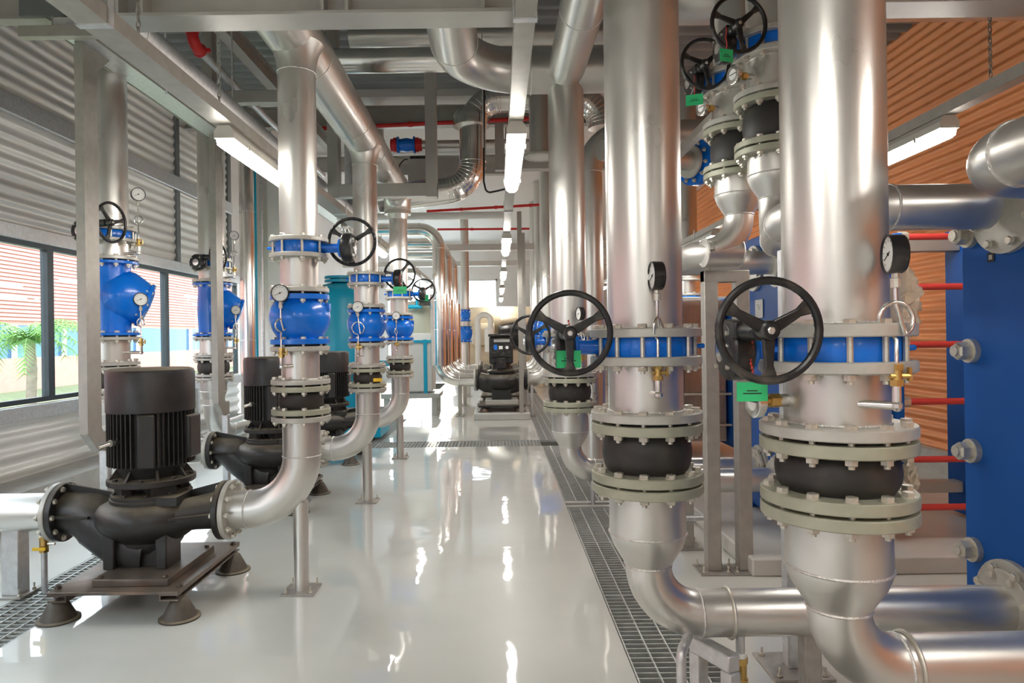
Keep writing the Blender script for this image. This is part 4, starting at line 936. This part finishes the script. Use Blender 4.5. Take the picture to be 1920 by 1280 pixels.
# ================================================================== plate heat exchangers
def exchanger(label, xf, yc, hw, zb, zt, ports, pack=.55, sign=None, ext=.55, rods=(1.77, 1.39, 1.015, .635), nutrows=(1.86, 1.42, .985, .52), column=True, bars=True):
    t = thing('plate_heat_exchanger', label, 'heat exchanger', (xf, yc, zb)); h = zt - zb; w = hw
    part('frame_plate', MB().bb(0, .05, -w, w, 0, h), 'hxblue', t, bevel=.004)
    part('frame_flange', MB().bb(.05, .10, w - .012, w, .05, h - .05), 'hxblue', t)
    b = MB(); n = 40
    for k in range(n):
        x = .06 + (pack - .09) * k / n; b.bb(x, x + .006, -w * .78, w * .78, .12, h - .12)
    pp = part('plate_pack', b, 'chrome', t)
    part('pressure_plate', MB().bb(pack, pack + .045, -w, w, .06, h - .1), 'hxblue', t, bevel=.004)
    for y, z in ports:
        o = V((-.001, y - yc, z - zb)); f = part('port_flange', MB().lathe([(.08, 0), (.175, 0), (.175, -.022), (.09, -.024)][::-1], 36, (0, 0, 0), (1, 0, 0)), 'flange', t, o)
        bolts(t, .145, 8, 0, .034, .013, o, (-1, 0, 0), nut=False)
    for i, z in enumerate(nutrows):
        for s in (-1, 1):
            o = V((0, s * (w - .055), z - zb)); part('washer', lambda: MB().lathe([(.018, 0), (.048, 0), (.048, .022), (.018, .022)], 28, (0, 0, 0), (-1, 0, 0), closed=True), 'bolt', t, o, key=1)
            nb = lambda: MB().lathe([(.036, .022), (.036, .062), (.030, .070)], 6, (0, 0, 0), (-1, 0, 0)).cyl((-.065, 0, 0), (-.078, 0, 0), .022, n=16)
            part('tie_nut', nb, 'bolt', t, o, key=1)
    for i, z in enumerate(rods):
        for s in (-1, 1):
            L = ext * (1. if s < 0 else .35)
            part('tie_rod', MB().cyl((.05, 0, 0), (pack + .1, 0, 0), .014, n=12), 'bolt', t, (0, s * (w - .05), z - zb))
            part('red_sleeve', MB().cyl((pack + .10, 0, 0), (pack + .10 + L, 0, 0), .0215, n=16), 'redsleeve', t, (0, s * (w - .05), z - zb))
            part('tie_nut', MB().lathe([(.036, .045), (.036, .1)], 6, (0, 0, 0), (1, 0, 0)), 'bolt', t, (pack, s * (w - .05), z - zb), key=2)
    if column:
        xc = pack + .775
        part('support_column', MB().bb(xc, xc + .10, -.12, .12, 0, h), 'hxblue', t, bevel=.004)
        part('carrying_bar', MB().bb(0, xc + .0, -.05, .05, h - .16, h - .06), 'beam', t, bevel=.004); part('guide_bar', MB().bb(0, xc, -.05, .05, .16, .24), 'beam', t, bevel=.004)
    for s in (-1, 1): part('foot', MB().bb(-.02, .13, s * w * .75 - .06, s * w * .75 + .06, -.03, .015), 'hxblue', t, bevel=.003)
    return t
exchanger('big dark blue plate heat exchanger at the right edge, nearest the camera', 1.90, 2.215, .572, .235, 2.07, [(1.92, .545), (2.53, .45), (1.92, 1.935), (2.53, 1.94)], nutrows=(1.86, 1.40, 1.0, .605), column=False)
t2 = exchanger('dark blue plate heat exchanger with red tie rods behind the frontmost right riser', 2.0, 5.02, .575, .14, 2.22, [(4.85, .44), (5.22, .45), (4.85, 1.98), (5.28, 1.98)], pack=.60, ext=.56, rods=(2.1, 1.77, 1.39, 1.015, .635, .32), nutrows=(2.13, 1.78, 1.0, .56))
exchanger('small-looking dark blue exchanger farther off behind the narrow frame', 2.0, 8.2, .575, .14, 1.98, [(8.0, .45), (8.4, 1.9)], pack=.62, rods=(1.5, 1.1, .8, .45), ext=.5)
# plaque with two letters
o = thing('name_plaque', 'small grey plaque lettered SP on the blue exchanger behind the handwheel', 'plaque', (1.998, at(1418, 578, 4.98).y + .22, at(1418, 578, 5.1).z - .07))
part('plate', MB().bb(-.006, 0, -.075, .075, 0, .14), 'beam', o, bevel=.002)
def letters(txt, size, parent, loc, m='white', face=-PI / 2):
    cu = bpy.data.curves.new('letters', 'FONT'); cu.body = txt; cu.size = size; cu.extrude = .0008; cu.align_x = 'CENTER'; cu.align_y = 'CENTER'
    tmp = bpy.data.objects.new('letters', cu); COL.objects.link(tmp); bpy.context.view_layer.update()
    me = bpy.data.meshes.new_from_object(tmp.evaluated_get(bpy.context.evaluated_depsgraph_get())); bpy.data.objects.remove(tmp); me.materials.clear(); me.materials.append(M[m])
    q = Quaternion((0, 0, 1), face) @ Quaternion((1, 0, 0), PI / 2)
    return obj('lettering', me, parent, loc, q)
letters('SP', .075, o, (-.007, .005, .085))
a = at(1868, 482, 2.62); o = thing('name_plaque', 'tiny dark plaque with pale square on the near blue exchanger', 'plaque', (1.899, 2.62, a.z)); part('plate', MB().bb(-.003, 0, -.018, .018, -.018, .018), 'ink', o); part('pale_square', MB().bb(-.0042, -.003, -.009, .009, -.009, .009), 'beam', o)
# plinths
solo('plinth', MB().bb(1.53, 4.2, 4.15, 5.95, 0, .11), 'plinth', 'low grey concrete plinth under the blue exchanger with red tie rods', 'plinth', bevel=.012)
solo('plinth', MB().bb(1.72, 3.6, 1.45, 2.95, 0, .205), 'plinth', 'low grey concrete plinth under the nearest blue exchanger', 'plinth', bevel=.012)
solo('plinth', MB().bb(1.53, 3.6, 7.4, 9.0, 0, .11), 'plinth', 'low grey plinth under the far blue exchanger', 'plinth', bevel=.012)
# plastic wraps
def film(label, c, w, h, dep, tip=.3, seed=1):
    r = random.Random(seed); b = MB(); n, m = 22, 16; vs = []; fs = []
    for j in range(m + 1):
        v = j / m; ww = (tip + (1 - tip) * math.sin(PI * min(1, v * 1.15) * .62)) * (1 + .12 * r.uniform(-1, 1))
        for i in range(n):
            a = 2 * PI * i / n; q = 1 + .22 * r.uniform(-1, 1)
            vs.append((c[0] + w * .5 * ww * q * math.cos(a) + .1 * w * math.sin(5 * v), c[1] + dep * .5 * ww * q * math.sin(a), c[2] + h * (.5 - v) + .012 * r.uniform(-1, 1)))
    for j in range(m):
        for i in range(n): fs.append((j * n + i, j * n + (i + 1) % n, (j + 1) * n + (i + 1) % n, (j + 1) * n + i))
    b.add(vs, fs); solo('plastic_wrap', b, 'film', label, 'plastic wrap')
film('crumpled beige plastic film hanging behind the frontmost gauge', at(1690, 560, 2.2), .10, .24, .10, .35, 3)
film('crumpled clear plastic film hanging at the rim of the lower right flange', at(1703, 900, 2.02), .055, .12, .05, .3, 5)

# ------------------------------------------------------------------ supports on the right
t = thing('support_frame', 'narrow galvanised goal-post frame under the rear overhead bend', 'support frame', (1.425, 4.27, 0)); zt = 1.875
for s in (-1, 1):
    part('upright', MB().bb(s * .098 - .043, s * .098 + .043, -.043, .043, .012, zt), 'strut', t, bevel=.006)
    part('base_plate', MB().bb(s * .102 - .098, s * .102 + .098, -.10, .10, 0, .012), 'baseplate', t, bevel=.002)
    for yy in (-.075, .075):
        for xx in (-.075, .075): part('anchor_bolt', lambda: bolt_mb(.002, .009, False), 'bolt', t, (s * .102 + xx, yy, .012), key=1)
part('top_bar', MB().bb(-.141, .141, -.044, .044, zt - .075, zt), 'strut', t, bevel=.006)
part('u_bolt', MB().torus((-.10, 0, zt + .085), .09, .006, (1, 0, 0), 24, 8, 0, 2 * PI), 'bolt', t)
support('tall square post behind the frontmost right riser', 1.285, 3.02, 1.85, 'square', .065, .26, 'galv')
support('short square post with base plate left of the narrow frame', at(1290, 1033, 4.75).x, 4.75, .38, 'square', .07, .17, 'strut')
t = thing('support_frame', 'low galvanised square-tube trestle under the pipe of the second right riser', 'support frame', (at(1335, 1205, 2.5).x, 2.5, 0)); zt = .355
part('top_bar', MB().box((0, -.02, zt - .03), (.052, .20, .06), .45), 'galv', t, bevel=.005)
for sx in (-1, 1):
    part('leg', MB().box((-.034 * sx * -1, -.02 - .075 * sx, (zt - .06) / 2), (.05, .05, zt - .06), .45), 'galv', t, bevel=.005)
support('short square foot beneath the pipe of the second right riser', at(1478, 1210, 2.75).x, 2.56, .37, 'square', .065, .26, 'baseplate')
t = thing('drain_valve', 'brass drain valve hanging below the pipe of the second right riser', 'drain valve', (at(1397, 1200, 2.45).x, 2.50, 0)); 
part('drain_pipe', MB().cyl((0, 0, .0), (0, 0, .2), .017, n=12), 'galv', t); part('upper_nipple', MB().cyl((0, 0, .31), (0, 0, .40), .017, n=12), 'galv', t); part('white_joint', MB().cyl((0, 0, .295), (0, 0, .315), .021, n=14), 'white', t)
b = MB().cyl((0, 0, .2), (0, 0, .298), .022, n=12); b.lathe([(.027, .2), (.027, .222)], 6); b.lathe([(.027, .276), (.027, .298)], 6); b.cyl((0, 0, .25), (-.05, 0, .25), .011, n=10); part('brass_body', b, 'brass', t)
pipe_run('drain_pipe', 'thin grey drain pipe with elbow poking into the grate below the big elbow', 'pipe', [(at(1277, 1210, 2.35).x, 2.35, -.2), (at(1277, 1210, 2.35).x, 2.35, .39), (at(1310, 1210, 2.35).x + .06, 2.6, .39)], 100, .03, r=.017, m='galv', n=16, welds=False)
pipe_run('drain_pipe', 'thin grey drain pipe with elbow standing in the slot of the grate', 'pipe', [(at(1113, 1000, 6.0).x, 6.0, -.2), (at(1113, 1000, 6.0).x, 6.0, .36), (at(1113, 1000, 6.0).x + .4, 6.0, .36)], 100, .03, r=.02, m='galv', n=16, welds=False)
x = at(1345, 900, 4.6).x; pipe_run('drain_pipe', 'thin grey pipe with bottom elbow standing between the frame legs', 'pipe', [(x, 4.6, 1.9), (x, 4.6, .24), (x - .5, 4.6, .24)], 100, .03, r=.019, m='galv', n=16, welds=False)
# plain column behind A and others at mid distance
pipe_run('riser_pipe', 'silver riser behind the third right riser with bend at its top', 'pipe', [(1.02, 7.4, .1), (1.02, 7.4, 3.66), (2.3, 7.4, 3.66)], 250, .42)
pipe_run('riser_pipe', 'silver riser by the orange wall seen past the second right riser', 'pipe', [(2.45, 8.8, 2.2), (2.45, 8.8, 4.6)], 250)
globe_check('distant blue check valve near the orange wall', 2.45, 8.8, at(1290, 592, 8.8).z, at(1290, 556, 8.8).z, 200)
spool('distant silver spool over the blue check valve by the orange wall', 2.45, 8.8, at(1290, 555, 8.8).z, 2.19, 200)
pipe_run('overhead_pipe', 'silver vertical pipe end hanging behind the aisle lamp', 'pipe', [(.55, 8.2, 4.7), (.55, 8.2, 3.62)], 250, f1=True)
Yv = 6.0; a = at(1305, 305, Yv); t = thing('butterfly_valve', 'blue flange valve seen edge-on past the second right riser, high up', 'valve', a)
part('valve_body', MB().lathe([(.10, -.035), (.2, -.03), (.2, .03), (.10, .035)], 32, (0, 0, 0), (1, .5, 0)), 'blue', t); bolts(t, .165, 10, -.04, .04, .013, (0, 0, 0), V((1, .5, 0)))
pipe_run('branch_pipe', 'pale pipe end beside the high blue flange valve', 'pipe', [a - V((.9, .45, 0)), a - V((.05, .025, 0))], 150, f1=True)
a, b_ = at(1270, 310, 5.6), at(1350, 228, 5.6)
solo('strut_channel', MB().prism([(-.03, -.03), (.03, -.03), (.03, .03), (-.03, .03)], (a.x, 4.6, 2.95), (1, 0, 0), (0, 0, 1), (0, 4, 0)), 'strut', 'grey strut beside the high blue flange valve', 'strut')
pipe_run('overhead_pipe', 'silver pipe crossing high up right of the second right riser', 'pipe', [(.9, 4.4, 3.62), (4.5, 4.4, 3.62)], 250)

# ================================================================== far end
def far_pump(y, l1, l2):
    t = thing('plinth', l2, 'plinth', (.06, y - .05, 0)); part('block', MB().bb(-.5, .5, -.62, .62, 0, .115), 'plinth', t, bevel=.012)
    t = thing('inline_pump', l1, 'pump', (.06, y, .115)); zc = .56
    for sx in (-1, 1):
        for sy in (-1, 1): part('vibration_mount', lambda: MB().lathe([(.118, 0), (.118, .008), (.09, .02), (.074, .06), (.034, .09)], 20), 'rust', t, (sx * .32, sy * .38, 0), key=2)
    part('base_frame', MB().bb(-.42, .42, -.46, .46, .09, .125), 'black', t, bevel=.004); part('top_plate', MB().bb(-.3, .3, -.3, .3, .125, .2), 'plinth', t, bevel=.004)
    part('foot', MB().bb(-.18, .18, -.16, .16, .2, .42), 'black', t, bevel=.01)
    part('volute_casing', MB().lathe([(0, .36), (.2, .38), (.3, .45), (.34, .52), (.33, .58), (.27, .65), (.2, .68), (0, .69)], 40), 'black', t, sharp=60)
    for s in (-1, 1):
        part('nozzle', MB().sweep([(s * .15, 0, .48 if s > 0 else .5), (s * .3, 0, .5), (s * .44, 0, zc)], [.2, .17, .15], 24), 'black', t, sharp=60); flange(t, 250, (s * .47, 0, zc), (-s, 0, 0), t=.035, m='black', name='pump_flange')
    part('lantern', MB().lathe([(.2, .66), (.26, .7), (.26, .73), (.18, .76), (.18, .86)], 32), 'black', t)
    mb = MB().bb(-.22, .22, -.2, .2, .86, 1.36); part('motor_body', mb, 'black', t, bevel=.03)
    part('control_cover', MB().bb(-.20, .20, -.235, -.2, .98, 1.33), 'blackplain', t, bevel=.01); part('junction_box', MB().bb(-.09, .09, -.27, -.2, .78, .97), 'blackplain', t, bevel=.008); part('top_lid', MB().bb(-.235, .235, -.24, .21, 1.36, 1.41), 'blackplain', t, bevel=.015)
    part('maker_strip', MB().bb(-.13, .16, -.238, -.235, 1.26, 1.31), 'beam', t); part('blue_label', MB().bb(-.13, -.07, -.238, -.235, 1.12, 1.21), 'blue', t); part('pale_label', MB().bb(-.04, .03, -.238, -.235, 1.13, 1.19), 'dial', t); part('round_button', MB().cyl((.11, -.235, 1.16), (.11, -.245, 1.16), .03, n=16), 'dial', t)
fy = [12.75, 14.7, 16.7]; fd = ['nearest far pump', 'second far pump', 'third far pump']
for y, d in zip(fy, fd):
    far_pump(y, 'dark pump with square control box down the aisle, the %s' % d, 'pale concrete block under the %s' % d)
    zc = .675
    t = pipe_run('clad_pipe', 'shiny clad riser bending at its foot to the %s' % d, 'pipe', [(-2.3, y, 3.5), (-1.08, y, 3.5), (-1.08, y, zc), (-.42, y, zc)], 250, .36, m='clad', r=.118, f1=True)
    part('thick_sleeve', MB().lathe([(.12, .95), (.18, .955), (.18, 2.28), (.12, 2.285)], 36, V((-1.08, y, 0)) - V((-2.3, y, 3.5))), 'clad', t)
    part('sleeve_seam', MB().torus(V((-1.08, y, 1.62)) - V((-2.3, y, 3.5)), .181, .004, n=36, m=6), 'clad', t); part('sleeve_seam', MB().torus(V((-1.08, y, 2.16)) - V((-2.3, y, 3.5)), .181, .004, n=36, m=6), 'clad', t)
    if y < 15:
        pipe_run('riser_pipe', 'lower silver elbow rising from the right side of the %s' % d, 'pipe', [(.54, y, zc), (.95, y, zc), (.95, y, 1.44)], 250, .33, f0=True, f1=True)
        pipe_run('riser_pipe', 'upper silver riser above the blue check valve right of the %s' % d, 'pipe', [(.95, y, 1.81), (.95, y, 4.75)], 250, f0=True)
    else: pipe_run('riser_pipe', 'silver riser on the right side of the %s' % d, 'pipe', [(.54, y, zc), (.95, y, zc), (.95, y, 4.75)], 250, .33, f0=True)
    support('thin post under the clad bend of the %s' % d, -.72, y, zc - .1, 'square', .07, .16, 'strut')
    support('thin post right of the %s' % d, .62, y - .1, zc - .1, 'square', .05, .14, 'galv')
globe_check('distant blue check valve on the riser beside the far handwheel', .95, 12.75, 1.45, 1.80, 250); globe_check('distant blue check valve on the second far right riser', .95, 14.7, 1.45, 1.8, 250)
for z0, z1, l in ((.0, 1.34, 'lowest'), (1.76, 1.89, 'short middle'), (2.21, 4.8, 'upper')): pipe_run('riser_pipe', '%s piece of the thin silver riser left of the cream chiller' % l, 'pipe', [(-.85, 18.2, z0), (-.85, 18.2, z1)], 200)
globe_check('small blue check valve left of the cream chiller', -.85, 18.2, 1.35, 1.75, 200); globe_check('lower blue check valve left of the cream chiller', -.85, 18.2, 1.9, 2.2, 150)
for i, (px, d) in enumerate(((976, 'left'), (987, 'right'))):
    a = at(px, 600, 12.2); solo('cable_post', MB().bb(a.x - .04, a.x + .04, 12.15 + i * 1.2, 12.27 + i * 1.2, 0, 3.7 - i * .2), 'strut', 'tall thin post, %s one of two beside the far pumps' % ('nearer' if i == 0 else 'farther'), 'post')
# chiller
t = thing('chiller', 'cream coloured chiller with two barrels in front of the bright window', 'chiller', (-.1, 20, 0))
part('barrel', MB().lathe([(0, -1.5), (.30, -1.48), (.40, -1.4), (.40, 1.4), (.30, 1.48), (0, 1.5)], 32, (.2, 0, 1.95), (1, 0, 0)), 'chiller', t); part('barrel', MB().lathe([(0, -1.5), (.30, -1.48), (.36, -1.4), (.36, 1.4), (.30, 1.48), (0, 1.5)], 32, (.2, -.1, .95), (1, 0, 0)), 'chiller', t)
part('compressor', MB().lathe([(0, -.45), (.3, -.42), (.38, 0), (.3, .42), (0, .45)], 24, (.55, -.55, 1.5), (1, 0, 0)), 'blackplain', t); part('motor_casing', MB().lathe([(.25, -.3), (.32, -.25), (.32, .3), (0, .34)], 24, (-.3, -.5, 1.55), (1, 0, 0)), 'chiller', t)
part('suction_bend', MB().sweep(fillet([(.2, -.55, 1.9), (.75, -.55, 1.95), (1.0, -.5, 1.4)], .3), .13, 16), 'chiller', t)
for s in (-1, 1): part('skid_foot', MB().bb(s * 1.1 - .1 + .2, s * 1.1 + .1 + .2, -.35, .35, 0, .65), 'chiller', t, bevel=.01)
pipe_run('looped_pipe', 'pale upside-down U pipe in front of the cream chiller', 'pipe', [(-.52, 18, .5), (-.52, 18, 2.05), (-.18, 18, 2.05), (-.18, 18, 1.6)], 100, .16, m='white', r=.075, welds=False)
t = thing('filter_bottle', 'small white cylinder hanging under the pale U pipe', 'cylinder', (-.22, 17.9, 1.05)); part('bottle', MB().lathe([(.07, 0), (.12, .03), (.12, .62), (.06, .68)], 24), 'white', t)
t = thing('wall_cabinet', 'long pale casing standing below the bright high window', 'casing', (.9, 22.6, 0)); part('box', MB().bb(-1.6, 1.6, -.4, .4, 2.0, 2.3), 'panel', t, bevel=.02); part('stand', MB().bb(-1.4, 1.4, -.3, .3, 0, 2.0), 'panel', t)
# ceiling and pipe-rack beams far off
for y, z, l in ((9.5, 4.55, 'grey roof beam at the edge of the ribbed deck'), (12.3, 4.6, 'pale roof beam behind the second red pipe')):
    solo('roof_beam', MB().ibeam((XL, y, z), (XR, y, z), .28, .15), 'beam', l, 'beam')
for y, z, l in ((15.3, at(900, 464, 15.3).z, 'broad pale beam crossing above the far pumps'), (19.2, at(900, 494, 19.2).z, 'broad pale beam crossing above the cream chiller')):
    solo('rack_beam', MB().bb(XL, XR, y - .1, y + .1, z - .07, z + .07), 'panel', l, 'beam', bevel=.005)
pipe_run('overhead_pipe', 'pale pipe crossing level above the clad risers', 'pipe', [(-2.6, 11.2, 3.47), (.25, 11.2, 3.47)], 100, r=.06, m='white')
for x, y, h, l in ((1.5, 13.5, 2.0, 0),): pass
# left far: tank, cabinet, columns
t = thing('pressure_tank', 'tall teal pressure tank seen between the left risers', 'tank', (-2.52, 11.0, 0))
part('shell', MB().lathe([(.30, .25), (.44, .35), (.46, .5), (.46, 2.1), (.42, 2.25), (.3, 2.34), (.12, 2.38)], 48), 'teal', t, sharp=60)
part('top_flange', MB().lathe([(.16, 2.38), (.25, 2.38), (.25, 2.42), (.16, 2.42), (.16, 2.44), (.25, 2.44), (.25, 2.48), (.05, 2.50)], 32), 'teal', t)
for k in range(4): part('leg', MB().bb(-.03, .03, -.03, .03, 0, .4), 'teal', t, (.33 * math.cos(.785 + k * PI / 2), .33 * math.sin(.785 + k * PI / 2), 0))
t = thing('booster_pump', 'small teal and steel booster pump beside the teal tank', 'pump', (-2.0, 10.2, 0)); part('skid', MB().bb(-.3, .3, -.4, .4, .05, .22), 'teal', t, bevel=.01); part('pump_barrel', MB().cyl((0, 0, .22), (0, 0, .75), .075, n=20), 'chrome', t); part('motor', MB().cyl((0, 0, .78), (0, 0, 1.06), .1, n=20), 'blackplain', t); part('manifold', MB().cyl((-.35, -.1, .42), (.5, -.1, .42), .05, n=16), 'chrome', t); part('frame_bar', MB().bb(-.35, .6, .1, .16, 1.06, 1.14), 'teal', t)
t = thing('cabinet', 'white cabinet with blue corner posts on a steel skid', 'cabinet', (-1.62, 13.4, 0))
part('housing', MB().bb(-.36, .36, -.4, .4, .45, 1.42), 'panel', t, bevel=.01); part('top_band', MB().bb(-.38, .38, -.42, .42, 1.42, 1.56), 'white', t, bevel=.01)
for s in (-1, 1): part('corner_post', MB().bb(s * .3 - .035 - .06, s * .3 + .035 - .06, -.43, -.39, .42, 1.44), 'teal', t)
part('blue_rail', MB().bb(-.38, .38, -.425, -.4, 1.38, 1.43), 'teal', t); part('skid', MB().bb(-.6, .5, -.5, .5, .33, .42), 'beam', t); 
for sx in (-.5, .4):
    for sy in (-.42, .42): part('leg', MB().bb(sx - .05, sx + .05, sy - .05, sy + .05, 0, .33), 'beam', t)
t = thing('storage_tank', 'pale green-grey domed tank on top of the white cabinet', 'tank', (-1.6, 13.4, 1.56)); part('shell', MB().lathe([(.40, 0), (.40, .25), (.38, .42), (.3, .55), (.17, .62), (0, .64)], 36), 'tankgrey', t, sharp=60)
t = thing('tank_valve', 'small turquoise valve manifold above the domed tank', 'valve', at(772, 575, 12.9)); part('body', MB().cyl((-.15, 0, 0), (.2, 0, 0), .04, n=14).cyl((-.1, 0, -.05), (-.1, 0, .25), .03, n=12).cyl((.1, 0, 0), (.1, 0, .15), .03, n=12), 'teal', t); part('actuator', MB().bb(.15, .35, -.06, .06, .02, .14), 'blackplain', t); part('red_cap', MB().cyl((-.1, 0, .13), (-.1, 0, .2), .045, n=12), 'red', t)
pipe_run('riser_pipe', 'silver riser beside a thin blue pipe at the end of the windows', 'pipe', [(at(464, 500, 9.6).x, 9.6, .05), (at(464, 500, 9.6).x, 9.6, 4.8)], 200, cuts=[(0, .68), (0, .3)], m='clad', r=.10)
pipe_run('thin_pipe', 'thin bright blue vertical pipe beside the silver riser', 'pipe', [(at(480, 500, 9.8).x, 9.8, .05), (at(480, 500, 9.8).x, 9.8, 4.8)], 100, r=.02, m='teal', n=14)
solo('steel_column', MB().ibeam((0, 0, 0), (0, 4.8, 0), .25, .22).__class__().bb(-3.72, -3.42, 10.45, 10.75, 0, 4.8), 'panel', 'pale structural column at the end of the windows', 'column')
solo('steel_column', MB().bb(-3.45, -3.27, 10.3, 10.44, 0, 3.95), 'white', 'white boxed duct post in front of the pale column', 'column')
pipe_run('thin_pipe', 'thin grey conduit hooking over the white boxed post', 'pipe', [(-3.52, 10.25, .3), (-3.52, 10.25, 3.98), (-3.2, 10.25, 3.98)], 100, .06, r=.03, m='galv', n=14)

# ================================================================== camera, light
cam = bpy.data.cameras.new('camera'); co = bpy.data.objects.new('camera', cam); COL.objects.link(co)
cam.sensor_width = 36; cam.lens = F / 1920 * 36; cam.shift_x = (960 - VX) / 1920; cam.shift_y = (VY - 640) / 1920
co.location = (0, 0, H); co.rotation_mode = 'QUATERNION'
co.rotation_quaternion = Quaternion((1, 0, 0), PI / 2) @ Quaternion((0, 0, 1), -RO)
cam.clip_start = .05; SC.camera = co
w = bpy.data.worlds.new('world'); SC.world = w; w.use_nodes = True
bg = w.node_tree.nodes['Background']; bg.inputs[0].default_value = (.86, .93, 1., 1); bg.inputs[1].default_value = 6.8
sun = bpy.data.lights.new('sun', 'SUN'); sun.energy = 7; sun.angle = .03; sun.color = (1, .9, .75); so = bpy.data.objects.new('sun', sun); COL.objects.link(so)
so.rotation_euler = V((.07, -1, -.23)).to_track_quat('-Z', 'Y').to_euler()
vs = SC.view_settings; vs.view_transform = 'Standard'; vs.look = 'None'; vs.gamma = 1; vs.exposure = 0.1; vs.use_curve_mapping = False
SC.cycles.max_bounces = 10; SC.cycles.diffuse_bounces = 5; SC.cycles.glossy_bounces = 5; SC.cycles.transparent_max_bounces = 12
SC.cycles.use_denoising = True; SC.cycles.sample_clamp_indirect = 8
